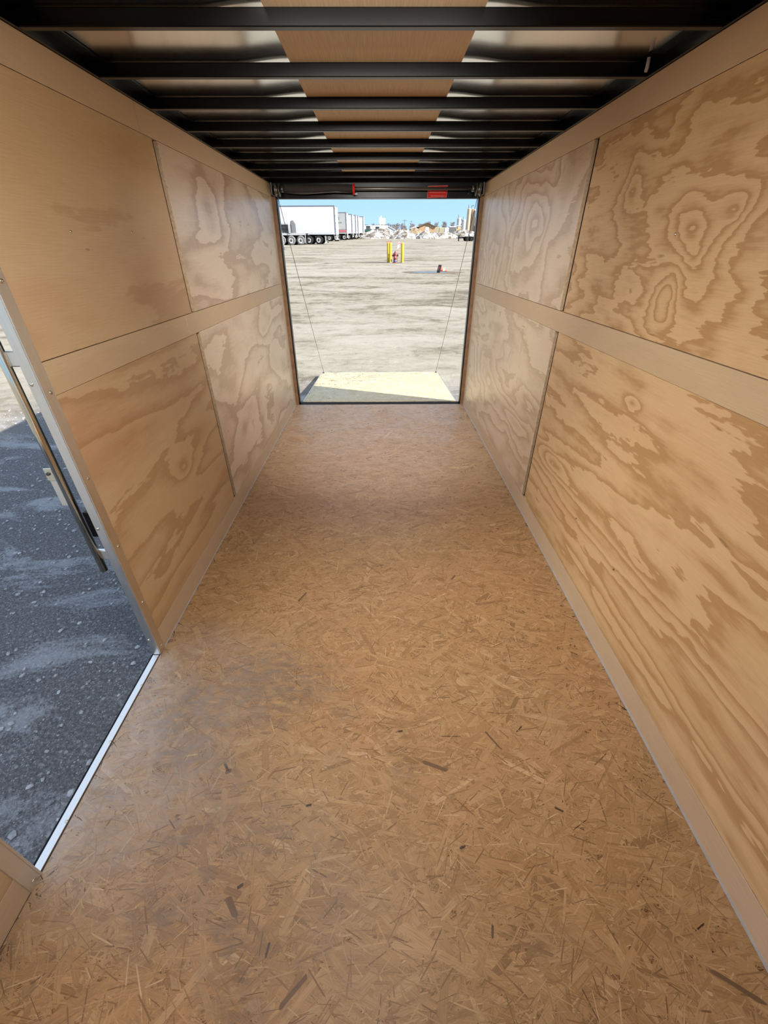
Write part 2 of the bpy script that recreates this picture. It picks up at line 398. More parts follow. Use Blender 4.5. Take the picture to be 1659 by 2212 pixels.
def mk_snow():
    k = NT('dirty_snow')
    o = k.obj()
    f = k.noise(o, 0.9, 6, 0.65, 0.6)
    c = k.ramp(f, [(0.42, (0.10, 0.082, 0.062)), (0.49, (0.185, 0.17, 0.152)), (0.54, (0.32, 0.315, 0.315)), (0.58, (0.40, 0.40, 0.415))])
    k.bump(k.noise(o, 3.0, 5, 0.6), 0.6, 0.3)
    return k.done(c, 0.9, 0, 0.2)
M_SNOW = mk_snow()
M_DIRT = simple('dirt', (0.20, 0.155, 0.105), 0.95, 0, 0.3, 2.5, 0.1)
def mk_water():
    k = NT('puddle_water')
    k.bump(k.noise(k.obj(), 6.0, 3, 0.5), 0.12, 0.01)
    return k.done((0.03, 0.033, 0.035), 0.04, 0.0, 0.9)
M_WATER = mk_water()
M_WETDIRT = simple('wet_dirt', (0.115, 0.092, 0.068), 0.8, 0, 0.3, 4, 0.3)

# ------------------------------------------------------------------ mesh building
class MB:
    def __init__(self):
        self.v, self.f, self.sm = [], [], []
    def add(self, vs_, fs, smooth=False):
        n = len(self.v)
        self.v += [tuple(p) for p in vs_]
        self.f += [tuple(i + n for i in q) for q in fs]
        self.sm += [smooth] * len(fs)
        return self
    def box(self, x0, x1, y0, y1, z0, z1):
        p = [(x0, y0, z0), (x1, y0, z0), (x1, y1, z0), (x0, y1, z0), (x0, y0, z1), (x1, y0, z1), (x1, y1, z1), (x0, y1, z1)]
        return self.add(p, [(0, 3, 2, 1), (4, 5, 6, 7), (0, 1, 5, 4), (1, 2, 6, 5), (2, 3, 7, 6), (3, 0, 4, 7)])
    def bevbox(self, x0, x1, y0, y1, z0, z1, b):
        """box with chamfered edges"""
        P = []
        idx = {}
        X, Y, Z = (x0, x1), (y0, y1), (z0, z1)
        for i in (0, 1):
            for j in (0, 1):
                for k_ in (0, 1):
                    sx_, sy2, sz_ = (1, -1)[i], (1, -1)[j], (1, -1)[k_]
                    for a, d in (('x', (0, b, b)), ('y', (b, 0, b)), ('z', (b, b, 0))):
                        idx[(i, j, k_, a)] = len(P)
                        P.append((X[i] + sx_ * d[0], Y[j] + sy2 * d[1], Z[k_] + sz_ * d[2]))
        F = []
        for i in (0, 1):
            q = [idx[(i, 0, 0, 'x')], idx[(i, 1, 0, 'x')], idx[(i, 1, 1, 'x')], idx[(i, 0, 1, 'x')]]
            F.append(q if i else q[::-1])
            q = [idx[(0, i, 0, 'y')], idx[(1, i, 0, 'y')], idx[(1, i, 1, 'y')], idx[(0, i, 1, 'y')]]
            F.append(q[::-1] if i else q)
            q = [idx[(0, 0, i, 'z')], idx[(1, 0, i, 'z')], idx[(1, 1, i, 'z')], idx[(0, 1, i, 'z')]]
            F.append(q if i else q[::-1])
        for i in (0, 1):
            for j in (0, 1):
                F.append([idx[(i, j, 0, 'x')], idx[(i, j, 1, 'x')], idx[(i, j, 1, 'y')], idx[(i, j, 0, 'y')]])
                F.append([idx[(i, 0, j, 'x')], idx[(i, 1, j, 'x')], idx[(i, 1, j, 'z')], idx[(i, 0, j, 'z')]])
                F.append([idx[(0, i, j, 'y')], idx[(1, i, j, 'y')], idx[(1, i, j, 'z')], idx[(0, i, j, 'z')]])
        for i in (0, 1):
            for j in (0, 1):
                for k_ in (0, 1):
                    F.append([idx[(i, j, k_, 'x')], idx[(i, j, k_, 'y')], idx[(i, j, k_, 'z')]])
        return self.add(P, F)
    def tube(self, pts, r, n=8, cap=True, radii=None):
        pts = [Vector(p) for p in pts]
        ring = []
        for i, p in enumerate(pts):
            d = (pts[min(i + 1, len(pts) - 1)] - pts[max(i - 1, 0)]).normalized()
            a = d.cross(Vector((0, 0, 1)))
            if a.length < 1e-3:
                a = d.cross(Vector((0, 1, 0)))
            a.normalize(); b = d.cross(a)
            rr = radii[i] if radii else r
            ring.append([p + rr * (math.cos(2 * math.pi * k_ / n) * a + math.sin(2 * math.pi * k_ / n) * b) for k_ in range(n)])
        vs_ = [q for g in ring for q in g]
        fs = []
        for i in range(len(pts) - 1):
            for k_ in range(n):
                fs.append((i * n + k_, i * n + (k_ + 1) % n, (i + 1) * n + (k_ + 1) % n, (i + 1) * n + k_))
        self.add(vs_, fs, True)
        if cap:
            m0 = len(self.v) - len(vs_)
            self.f.append(tuple(m0 + k_ for k_ in range(n))[::-1]); self.sm.append(False)
            self.f.append(tuple(m0 + (len(pts) - 1) * n + k_ for k_ in range(n))); self.sm.append(False)
        return self
    def lathe(self, prof, n=20, axis='z', c=(0, 0, 0), smooth=True):
        vs_, fs = [], []
        for (r, h) in prof:
            for k_ in range(n):
                a = 2 * math.pi * k_ / n
                u, w_ = r * math.cos(a), r * math.sin(a)
                q = (u, w_, h) if axis == 'z' else ((u, h, w_) if axis == 'y' else (h, u, w_))
                vs_.append((q[0] + c[0], q[1] + c[1], q[2] + c[2]))
        m = len(prof)
        for i in range(m - 1):
            for k_ in range(n):
                fs.append((i * n + k_, i * n + (k_ + 1) % n, (i + 1) * n + (k_ + 1) % n, (i + 1) * n + k_))
        return self.add(vs_, fs, smooth)
    def prism(self, poly, y0, y1):
        """polygon in (x, z) extruded along y"""
        n = len(poly)
        vs_ = [(p[0], y0, p[1]) for p in poly] + [(p[0], y1, p[1]) for p in poly]
        fs = [tuple(range(n))[::-1], tuple(range(n, 2 * n))] + [(i, (i + 1) % n, n + (i + 1) % n, n + i) for i in range(n)]
        return self.add(vs_, fs)
    def prismx(self, poly, x0, x1):
        n = len(poly)
        vs_ = [(x0, p[0], p[1]) for p in poly] + [(x1, p[0], p[1]) for p in poly]
        fs = [tuple(range(n)), tuple(range(n, 2 * n))[::-1]] + [((i + 1) % n, i, n + i, n + (i + 1) % n) for i in range(n)]
        return self.add(vs_, fs)
    def build(self, name, mat, parent=None, mw=None, label=None):
        me = bpy.data.meshes.new(name)
        me.from_pydata(self.v, [], self.f)
        me.polygons.foreach_set('use_smooth', self.sm)
        me.materials.append(mat)
        me.update()
        o = bpy.data.objects.new(name, me)
        scene.collection.objects.link(o)
        if parent is not None:
            o.parent = parent
        elif mw is not None:
            o.matrix_world = mw
        if label:
            o['label'] = label
        return o

def struct(o):
    o['kind'] = 'structure'
    return o
def tag(o, label, cat, group=None, kind=None):
    o['label'] = label; o['category'] = cat
    if group: o['group'] = group
    if kind: o['kind'] = kind
    return o
def empty(name, mw):
    o = bpy.data.objects.new(name, None)
    scene.collection.objects.link(o)
    o.empty_display_size = 0.1
    o.matrix_world = mw
    return o
def copy_tree(o, parent=None):
    c = o.copy()
    scene.collection.objects.link(c)
    if parent is not None:
        c.parent = parent
    for ch in list(o.children):
        copy_tree(ch, c)
    return c
def at(x, y, z, rz=0.0):
    return Matrix.Translation((x, y, z)) @ Matrix.Rotation(rz, 4, 'Z')

# ------------------------------------------------------------------ the ground of the yard
def g0(y):
    return 0.62 * min(1.0, max(0.0, (y - 8.0) / 54.0))
def gz(x, y):
    h = g0(y)
    a = min(1.0, max(0.0, (y - 8.5) / 6.0))
    if -60 < x < 80 and y < 140:
        h += a * 0.022 * mnoise.noise((x * 0.35, y * 0.5, 1.3)) + a * 0.012 * mnoise.noise((x * 1.3, y * 1.9, 7.1))
    return h
xs = list(np.linspace(-700, -40, 14)) + list(np.linspace(-36, -9, 28)) + list(np.linspace(-8, 22, 101)) + list(np.linspace(24, 60, 25)) + list(np.linspace(80, 700, 14))
ys = list(np.linspace(-300, -6, 12)) + list(np.linspace(-4, 40, 177)) + list(np.linspace(40.5, 70, 50)) + list(np.linspace(72, 140, 30)) + list(np.linspace(160, 1500, 20))
gb = MB()
nx, ny = len(xs), len(ys)
gb.add([(x, y, gz(x, y)) for y in ys for x in xs],
       [(j * nx + i, j * nx + i + 1, (j + 1) * nx + i + 1, (j + 1) * nx + i) for j in range(ny - 1) for i in range(nx - 1)], True)
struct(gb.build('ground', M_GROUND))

# ------------------------------------------------------------------ oriented strand board
def strands(rng, x0, x1, y0, y1, n_big, n_small, z0, z1, extra=()):
    """flat wood strands pressed into the board: arrays of corner positions, uv and tone"""
    n = n_big + n_small
    cx_ = rng.uniform(x0, x1, n); cy_ = rng.uniform(y0, y1, n)
    big = np.arange(n) < n_big
    L = np.where(big, rng.uniform(0.05, 0.19, n), rng.uniform(0.015, 0.085, n))
    Wd = np.where(big, rng.uniform(0.006, 0.027, n), rng.uniform(0.0008, 0.0040, n))
    ang = rng.normal(0, 0.75, n)
    tone = np.where(big, np.clip(rng.normal(0.50, 0.13, n), 0.2, 1.0), np.clip(rng.normal(0.50, 0.21, n), 0.10, 1.0))
    rare = rng.uniform(0, 1, n)
    tone = np.where((~big) & (rare < 0.0035), rng.uniform(0.0, 0.05, n), tone)
    tone = np.where((~big) & (rare > 0.95), np.clip(tone - 0.25, 0.09, 1), tone)
    z = np.where(big, rng.uniform(z0, z0 + 0.85 * (z1 - z0), n), rng.uniform(z0 + 0.25 * (z1 - z0), z1, n))
    if len(extra):
        ex = np.array(extra)
        cx_ = np.r_[cx_, ex[:, 0]]; cy_ = np.r_[cy_, ex[:, 1]]; L = np.r_[L, ex[:, 2]]; Wd = np.r_[Wd, ex[:, 3]]
        ang = np.r_[ang, ex[:, 4]]; tone = np.r_[tone, ex[:, 5]]; z = np.r_[z, np.full(len(ex), z1 + 0.0001)]
        n += len(ex)
    # six-sided strand with a pointed, skewed end
    ux = np.array([-0.5, -0.42, 0.40, 0.5, 0.44, -0.40]); vy = np.array([-0.1, -0.5, -0.46, 0.12, 0.5, 0.44])
    jx = rng.uniform(-0.05, 0.05, (n, 6)); jy = rng.uniform(-0.12, 0.12, (n, 6))
    lu = (ux[None] + jx) * L[:, None]; lv = (vy[None] + jy) * Wd[:, None]
    ca, sa = np.cos(ang)[:, None], np.sin(ang)[:, None]
    X = np.clip(cx_[:, None] + lu * ca - lv * sa, x0, x1)
    Y = np.clip(cy_[:, None] + lu * sa + lv * ca, y0, y1)
    Z = np.repeat(z[:, None], 6, 1)
    U = lu + rng.uniform(0, 5, n)[:, None]; V = lv + rng.uniform(0, 5, n)[:, None]
    return np.stack([X, Y, Z], -1), np.stack([U, V], -1), tone

def osb_mesh(name, slab, P, UV, tone, mat):
    """slab (box corners as verts/faces) plus the strands in ONE mesh"""
    n = len(P)
    nv = len(slab.v)
    me = bpy.data.meshes.new(name)
    sv = np.array(slab.v, dtype=np.float32)
    verts = np.concatenate([sv, P.reshape(-1, 3).astype(np.float32)])
    loops_s = np.concatenate([np.array(q) for q in slab.f])
    tot_s = np.array([len(q) for q in slab.f])
    loops = np.concatenate([loops_s, nv + np.arange(n * 6)])
    tot = np.concatenate([tot_s, np.full(n, 6)])
    start = np.concatenate([[0], np.cumsum(tot)[:-1]])
    me.vertices.add(len(verts)); me.vertices.foreach_set('co', verts.ravel())
    me.loops.add(len(loops)); me.loops.foreach_set('vertex_index', loops.astype(np.int32))
    me.polygons.add(len(tot)); me.polygons.foreach_set('loop_start', start.astype(np.int32))
    me.update(calc_edges=True)
    uvl = me.uv_layers.new(name='uv')
    uvs = np.concatenate([np.stack([sv[loops_s, 0], sv[loops_s, 1]], -1), UV.reshape(-1, 2)])
    uvl.data.foreach_set('uv', uvs.astype(np.float32).ravel())
    a = me.attributes.new('tone', 'FLOAT', 'FACE')
    a.data.foreach_set('value', np.concatenate([np.full(len(tot_s), 0.45), tone]).astype(np.float32))
    me.materials.append(mat)
    me.validate(); me.update()
    o = bpy.data.objects.new(name, me)
    scene.collection.objects.link(o)
    return o

rng = np.random.default_rng(11)
dark_marks = [(0.463, 0.765, 0.035, 0.010, -0.9, 0.01), (0.475, 0.75, 0.022, 0.014, 0.3, 0.02), (0.609, 0.432, 0.020, 0.010, 0.5, 0.01),
              (1.221, 0.761, 0.10, 0.014, -0.35, 0.045), (1.453, 0.851, 0.09, 0.008, -1.0, 0.03), (1.927, 0.227, 0.12, 0.012, -0.55, 0.04),
              (0.80, 0.225, 0.09, 0.012, 0.7, 0.05), (0.597, 0.386, 0.06, 0.018, -0.9, 0.055), (0.78, 0.64, 0.02, 0.007, 0.2, 0.0),
              (1.10, 0.89, 0.018, 0.006, 0.1, 0.0), (1.44, 1.78, 0.05, 0.012, 0.9, 0.06), (0.60, 1.63, 0.08, 0.012, 1.1, 0.06), (0.92, 3.4, 0.07, 0.02, 0.5, 0.045),
              (1.13, 4.15, 0.12, 0.02, 0.1, 0.06), (1.62, 0.62, 0.03, 0.008, -0.5, 0.01), (0.72, 0.30, 0.03, 0.006, 1.4, 0.01),
              (1.33, 0.33, 0.03, 0.006, 1.3, 0.02), (1.28, 0.52, 0.02, 0.008, 0.2, 0.01)]
slab = MB().box(0, W, YF, YR, -0.03, 0.0)
P, UV, tone = strands(rng, 0.002, W - 0.002, YF, YR - 0.001, 30000, 105000, 0.0002, 0.0014, dark_marks)
floor = osb_mesh('floor', slab, P, UV, tone, M_OSB)
floor.matrix_world = T
struct(floor)
# steel frame of the trailer under the floor
fr = MB().box(-0.06, W + 0.06, YF, YR, -0.12, -0.0305)
struct(fr.build('beam_underfloor', M_BLACK, mw=T))

# ------------------------------------------------------------------ walls
DY0, DY1, DZ = 0.466, 1.262, 1.86     # side doorway
wl_ = MB()
wl_.box(-0.031, -0.0182, YF, 0.425, 0, 2.15)
wl_.box(-0.031, -0.0182, 1.302, 5.0, 0, 2.15)
wl_.box(-0.031, -0.0182, 0.425, 1.302, DZ, 2.15)
wall_left = struct(wl_.build('wall_left', M_DARK, mw=T))
wr_ = MB().box(W + 0.0182, W + 0.055, YF, 5.0, 0, 2.15)
wall_right = struct(wr_.build('wall_right', M_DARK, mw=T))

def pl(parent, name, side, y0, y1, z0, z1, mat, label=None, t=0.018):
    b = MB()
    if side == 'L':
        b.bevbox(-t, 0.0, y0, y1, z0, z1, 0.0008)
    else:
        b.bevbox(W, W + t, y0, y1, z0, z1, 0.0008)
    o = b.build(name, mat, parent, label=label)
    return o
ZB, ZM0, ZM1, ZT0, ZT1 = 0.1129, 1.1932, 1.2949, 2.0144, 2.1165
G = 0.0028
# left wall
pl(wall_left, 'plywood_panel', 'L', 1.304, 2.487, ZM1 + G, ZT0 - 0.001, M_UL1)
pl(wall_left, 'plywood_panel', 'L', 2.538, 4.812, ZM1 + G, ZT0 - 0.001, M_UL2)
pl(wall_left, 'plywood_panel', 'L', 1.304, 2.489, ZB + G, ZM0, M_LL1)
pl(wall_left, 'plywood_panel', 'L', 2.538, 4.812, ZB + G, ZM0, M_LL2)
pl(wall_left, 'plywood_panel', 'L', YF, 0.424, 0.1055, ZT0, M_LL1)
pl(wall_left, 'plywood_panel', 'L', 0.426, 1.302, DZ, ZT0, M_UL1)
pl(wall_left, 'joint_strip', 'L', 1.304, 2.398, ZM0 + 0.0012, ZM1, M_TRIM)
pl(wall_left, 'joint_strip', 'L', 2.4005, 4.926, ZM0 + 0.0012, ZM1, M_TRIM)
pl(wall_left, 'top_strip', 'L', YF, 2.385, ZT0 + 0.001, ZT1, M_TRIM)
pl(wall_left, 'top_strip', 'L', 2.388, 4.926, ZT0 + 0.001, ZT1, M_TRIM)
pl(wall_left, 'end_strip', 'L', 4.8145, 4.926, ZM1 + 0.001, ZT0, M_BASE)
pl(wall_left, 'end_strip', 'L', 4.8145, 4.926, ZB + 0.001, ZM0, M_BASE)
# right wall
pl(wall_right, 'plywood_panel', 'R', YF, 2.466, ZM1 + G, ZT0 - 0.001, M_UR1)
pl(wall_right, 'plywood_panel', 'R', 2.524, 4.812, ZM1 + G, ZT0 - 0.001, M_UR2)
pl(wall_right, 'plywood_panel', 'R', YF, 2.472, ZB + G, ZM0, M_LR1)
pl(wall_right, 'plywood_panel', 'R', 2.526, 4.812, ZB + G, ZM0, M_LR2)
pl(wall_right, 'joint_strip', 'R', YF, 4.926, ZM0 + 0.0008, ZM1, M_TRIM)
pl(wall_right, 'top_strip', 'R', YF, 4.926, ZT0 + 0.001, ZT1, M_TRIM)
pl(wall_right, 'end_strip', 'R', 4.8145, 4.926, ZM1 + 0.001, ZT0, M_BASE)
pl(wall_right, 'end_strip', 'R', 4.8145, 4.926, ZB + 0.001, ZM0, M_BASE)
for (side, y, z0_, z1_) in (('L', 2.538, ZM1 + G, ZT0 - 0.002), ('L', 2.538, ZB + G, ZM0 - 0.001), ('R', 2.524, ZM1 + G, ZT0 - 0.002), ('R', 2.526, ZB + G, ZM0 - 0.001)):
    x0_, x1_ = ((-0.0178, -0.0004), (W + 0.0004, W + 0.0178))[side == 'R']
    MB().box(x0_, x1_, y - 0.0012, y - 0.0002, z0_, z1_).build('panel_edge', M_EDGE, wall_left if side == 'L' else wall_right, label='darker cut edge of the far panel in the seam')
def screw(parent, p, d, r=0.006, mat=None):
    b = MB()
    ax = 'x' if abs(d[0]) > 0.5 else 'y'
    s_ = d[0] if ax == 'x' else d[1]
    b.lathe([(0.0, 0.0035 * s_), (r * 0.35, 0.0033 * s_), (r * 0.36, 0.0018 * s_), (r * 0.6, 0.0030 * s_), (r, 0.0008 * s_), (r, -0.002 * s_)], 12, ax, p)
    return b.build('screw', mat or M_STEEL, parent)
for (y, z) in ((1.664, 1.625), (2.065, 1.627)):
    screw(wall_right, (W, y, z), (-1, 0, 0), 0.005)
for (y, z) in ((1.668, 1.637), (2.076, 1.648)):
    screw(wall_left, (0.0, y, z), (1, 0, 0), 0.005)
for (y, z) in ((1.35, 0.42), (1.75, 0.42)):
    screw(wall_right, (W, y, z), (-1, 0, 0), 0.0045, M_GALV)

# baseboards, each with the thin bead of caulk along its foot
bl = empty('baseboard_left', T); struct(bl)
for (y0, y1, z1) in ((1.304, 2.385, ZB), (2.3865, 4.926, ZB)):
    MB().bevbox(-0.0125, 0.0005, y0, y1, 0.0016, z1, 0.0008).build('board', M_BASE, bl)
MB().bevbox(-0.0125, 0.0005, YF, 0.424, 0.0016, 0.1035, 0.0008).build('board', M_TRIM, bl)
MB().prism([(0.0005, 0.0005), (0.0045, 0.0005), (0.003, 0.004), (0.0005, 0.0055)], 1.304, 4.926).build('caulk_bead', M_CAULK, bl)
br = empty('baseboard_right', T); struct(br)
MB().bevbox(W - 0.0005, W + 0.0125, YF, 4.926, 0.0016, ZB, 0.0008).build('board', M_BASE, br)
MB().prism([(W - 0.0005, 0.0005), (W - 0.0055, 0.0005), (W - 0.004, 0.005), (W - 0.0005, 0.0065)], YF, 4.926).build('caulk_bead', M_CAULK, br)

# ------------------------------------------------------------------ roof
ZBOW = 2.118
roofb = MB()
rx = np.linspace(-0.055, W + 0.055, 82); ry = np.linspace(YF, 5.0, 180)
def sheet_z(x, y):
    d = abs(x - 1.022) - 0.31
    a = 1.0 if d < 0 else max(0.0, 1 - d / 0.20)
    a = a * a * (3 - 2 * a)
    ph = ((y - 1.73) / 0.405) % 1.0
    sag = math.sin(math.pi * ph)
    return 2.1585 + 0.0062 * a + 0.0022 * sag * (1 - a) * mnoise.noise((x * 1.7, y * 0.8, 2.0))
nrx = len(rx)
roofb.add([(x, y, sheet_z(x, y)) for y in ry for x in rx],
          [(j * nrx + i, (j + 1) * nrx + i, (j + 1) * nrx + i + 1, j * nrx + i + 1) for j in range(len(ry) - 1) for i in range(nrx - 1)], True)
ceiling = struct(roofb.build('ceiling', M_SHEET, mw=T))
MB().box(-0.07, W + 0.07, YF, 5.02, 2.185, 2.20).build('outer_skin', M_WHITE, ceiling)
MB().box(0.712, 1.333, YF, 4.92, 2.1568, 2.1608).build('plywood_strip', M_ROOFPLY, ceiling, label='tan plywood strip along the middle of the roof')
for i, y in enumerate((0.105, 0.51, 0.915, 1.32, 1.7245, 2.124, 2.520, 2.924, 3.327, 3.731, 4.140, 4.560)):
    b = MB()
    b.bevbox(0.0, W, y, y + 0.028, ZBOW, 2.1563, 0.0025)
    ob = b.build('roof_bow', M_BLACK, ceiling)
    # welded end shoes
    sh = MB()
    for (xa, xb) in ((0.012, 0.075), (W - 0.075, W - 0.012)):
        sh.box(xa, xb, y - 0.012, y + 0.040, ZBOW + 0.012, ZBOW + 0.018)
        sh.box(xa, xb, y - 0.012, y - 0.008, ZBOW + 0.012, 2.150)
    sh.build('end_shoe', M_BLACK, ob)
for side in (0, 1):
    b = MB()
    x0, x1 = ((-0.055, 0.012), (W - 0.012, W + 0.055))[side]
    b.box(x0, x1, YF, 5.0, ZT1 + 0.001, 2.1575)
    xa, xb = ((0.012, 0.055), (W - 0.055, W - 0.012))[side]
    b.box(xa, xb, YF, 5.0, 2.1535, 2.1575)
    b.build('side_rail', M_BLACK, ceiling)
# a short pale wire clip hanging at the right rail
MB().tube([(W - 0.05, 2.06, 2.15), (W - 0.048, 2.062, 2.125), (W - 0.045, 2.07, 2.118)], 0.006, 6).build('wire_clip', M_CAULK, ceiling, label='pale wire clip at the right rail')

# ------------------------------------------------------------------ rear doorway
door2 = empty('door_2', T); struct(door2)
for s in (0, 1):
    f_ = (lambda a: a) if s == 0 else (lambda a: W - a)
    def bx(b, a0, a1, *r):
        x0, x1 = sorted((f_(a0), f_(a1)))
        return b.box(x0, x1, *r)
    bx(MB(), -0.0125, 0.0335, 4.928, 4.956, 0.0, 2.09).build('wood_post', M_POST, door2, label='brown wooden post beside the rear opening')
    b = MB()
    bx(b, -0.09, 0.0435, 4.9565, 5.02, -0.13, 2.2)
    b.build('steel_post', M_BLACK, door2)
MB().box(0.0, W, 4.9565, 5.02, 2.004, 2.2).build('header', M_BLACK, door2)
MB().box(0.0, W, 4.93, 4.9565, 2.011, 2.157).build('header_plate', M_BLACK, door2)
MB().box(-0.06, W + 0.06, 4.9295, 5.085, -0.13, -0.016).build('rear_sill', M_DARK, door2)

# counterbalance spring of the ramp
p0 = Vector((1.02, 4.81, 2.065))
SPR = empty('counterbalance_spring', T @ Matrix.Translation(p0))
tag(SPR, 'ramp counterbalance spring shaft with black cloth sleeve under the rear header', 'spring')
def rel(b, p):
    b.v = [(v[0] - p[0], v[1] - p[1], v[2] - p[2]) for v in b.v]
    return b
rel(MB().tube([(0.055, 4.81, 2.066), (1.97, 4.81, 2.066)], 0.0125, 14), p0).build('shaft', M_GALV, SPR)
pts, rad = [], []
for i in range(26):
    t = i / 25
    x = 0.145 + t * 0.64
    pts.append((x, 4.81, 2.068 - 0.006 * math.sin(math.pi * min(1, t * 1.6))))
    rad.append(0.030 + 0.006 * math.sin(math.pi * min(1, t * 1.5)) + 0.0012 * math.sin(x * 260))
rel(MB().tube(pts, 0.03, 14, True, rad), p0).build('spring_sleeve', M_SLEEVE, SPR)
rel(MB().tube([(0.15, 4.79, 2.041), (0.30, 4.787, 2.032), (0.45, 4.787, 2.033), (0.62, 4.787, 2.041), (0.78, 4.79, 2.036)], 0.0035, 6), p0).build('sleeve_seam', M_GALV, SPR, label='pale seam along the underside of the sleeve')
rel(MB().lathe([(0.0, 0.782), (0.042, 0.782), (0.042, 0.802), (0.0, 0.802)], 14, 'x', (0, 4.81, 2.062), False), p0).build('red_end_ring', M_REDSTK, SPR, label='red ring closing the sleeve')
rel(MB().box(0.80, 0.825, 4.795, 4.80, 2.024, 2.029), p0).build('lock_pin', M_GALV, SPR)
for xa, sgn in ((0.085, 1), (1.945, -1)):
    rel(MB().lathe([(0.0, -0.022), (0.046, -0.022), (0.050, -0.016), (0.036, -0.010), (0.036, 0.010), (0.050, 0.016), (0.052, 0.022), (0.0, 0.022)], 20, 'x', (xa, 4.81, 2.058)), p0).build('cable_drum', M_GALV, SPR)
    rel(MB().bevbox(xa - sgn * 0.045 - 0.004, xa - sgn * 0.045 + 0.004, 4.77, 4.93, 2.02, 2.11, 0.001), p0).build('bracket', M_GALV, SPR)
    rel(MB().lathe([(0.0, -0.014), (0.024, -0.014), (0.024, 0.014), (0.0, 0.014)], 12, 'x', (xa + sgn * 0.045, 4.81, 2.064)), p0).build('collar', M_GALV, SPR)
rel(MB().tube([(1.86, 4.80, 2.055), (1.865, 4.795, 2.035), (1.852, 4.795, 2.022)], 0.003, 6), p0).build('hook', M_GALV, SPR)

# red sticker on the header plate, its print too small to read
LBP = Vector((1.58, 4.928, 2.055))
LB = empty('warning_sticker', T @ Matrix.Translation(LBP))
tag(LB, 'red rectangular warning sticker on the black header behind the spring shaft', 'sticker')
MB().prism([(-0.094, -0.049), (0.093, -0.045), (0.097, 0.046), (-0.090, 0.042)], -0.001, 0.001).build('sheet', M_REDSTK, LB)
b = MB()
b.prism([(-0.094, -0.049), (0.093, -0.045), (0.093, -0.041), (-0.094, -0.045)], -0.0018, -0.001)
b.prism([(-0.090, 0.038), (0.097, 0.042), (0.097, 0.046), (-0.090, 0.042)], -0.0018, -0.001)
b.prism([(-0.094, -0.049), (-0.090, -0.049), (-0.086, 0.042), (-0.090, 0.042)], -0.0018, -0.001)
b.prism([(0.089, -0.045), (0.093, -0.045), (0.097, 0.046), (0.093, 0.046)], -0.0018, -0.001)
b.build('border', M_REDPALE, LB)
b = MB()
for j, (xa, xb) in enumerate(((-0.07, 0.06), (-0.075, 0.075), (-0.06, 0.07))):
    z = 0.020 - j * 0.028
    b.box(xa, xb, -0.0018, -0.001, z, z + 0.006)
b.build('print', M_REDPALE, LB)

# ------------------------------------------------------------------ ramp door, lowered to the ground
SL = math.radians(5.05)
hinge_w = T @ Vector((1.015, 5.092, -0.012))
RM = Matrix.Translation(hinge_w) @ Matrix.Rotation(-SL, 4, 'X')
RL, RWd = 1.885, 0.955
ramp = empty('ramp_door', RM)
tag(ramp, 'lowered ramp door with a pale strand board deck resting on the ground', 'ramp')
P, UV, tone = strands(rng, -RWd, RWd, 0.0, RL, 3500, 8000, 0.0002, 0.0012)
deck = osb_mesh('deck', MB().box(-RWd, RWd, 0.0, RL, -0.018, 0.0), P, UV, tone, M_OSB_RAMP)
deck.parent = ramp
b = MB()
b.box(-RWd, -RWd + 0.04, 0.0, RL, -0.055, -0.0185); b.box(RWd - 0.04, RWd, 0.0, RL, -0.055, -0.0185)
b.box(-RWd + 0.04, RWd - 0.04, 0.0, 0.04, -0.055, -0.0185); b.box(-RWd + 0.04, RWd - 0.04, RL - 0.04, RL, -0.055, -0.0185)
for y in (0.5, 1.0):
    b.box(-RWd + 0.04, RWd - 0.04, y, y + 0.04, -0.055, -0.0185)
b.build('frame', M_BLACK, ramp)
b = MB()
b.box(-RWd - 0.006, -RWd - 0.0005, 0.0, RL, -0.055, 0.003); b.box(RWd + 0.0005, RWd + 0.006, 0.0, RL, -0.055, 0.003)
b.box(-RWd, RWd, RL + 0.0005, RL + 0.006, -0.055, 0.003)
b.build('edge_trim', M_ALU, ramp)
MB().tube([(-RWd + 0.02, -0.012, -0.012), (RWd - 0.02, -0.012, -0.012)], 0.009, 8).build('hinge_rod', M_BLACK, ramp)
MB().box(RWd - 0.07, RWd - 0.002, -0.020, -0.001, -0.018, -0.002).build('corner_block', M_CARYEL, ramp, label='small yellowish block at the hinge corner')
for sx in (-1, 1):
    b = MB()
    b.box(sx * (RWd - 0.03) - 0.012, sx * (RWd - 0.03) + 0.012, RL - 0.06, RL - 0.02, 0.0, 0.012)
    b.tube([(sx * (RWd - 0.03), RL - 0.045, 0.008), (sx * (RWd - 0.03), RL - 0.045, 0.035)], 0.006, 6)
    b.build('cable_anchor', M_GALV, ramp)
for sx, nm in ((-1, 'left'), (1, 'right')):
    top = T @ Vector((0.085 if sx < 0 else 1.945, 4.79, 2.015))
    bot = RM @ Vector((sx * (RWd - 0.03), RL - 0.045, 0.035))
    pts = []
    for i in range(9):
        t = i / 8
        p = top.lerp(bot, t); p.z -= 0.02 * math.sin(math.pi * t)
        pts.append(p)
    b = MB().tube(pts, 0.0026, 6)
    o = b.build('ramp_cable', M_CABLE)
    tag(o, 'thin steel cable from the %s spring drum to the ramp corner' % nm, 'cable', 'ramp cables')

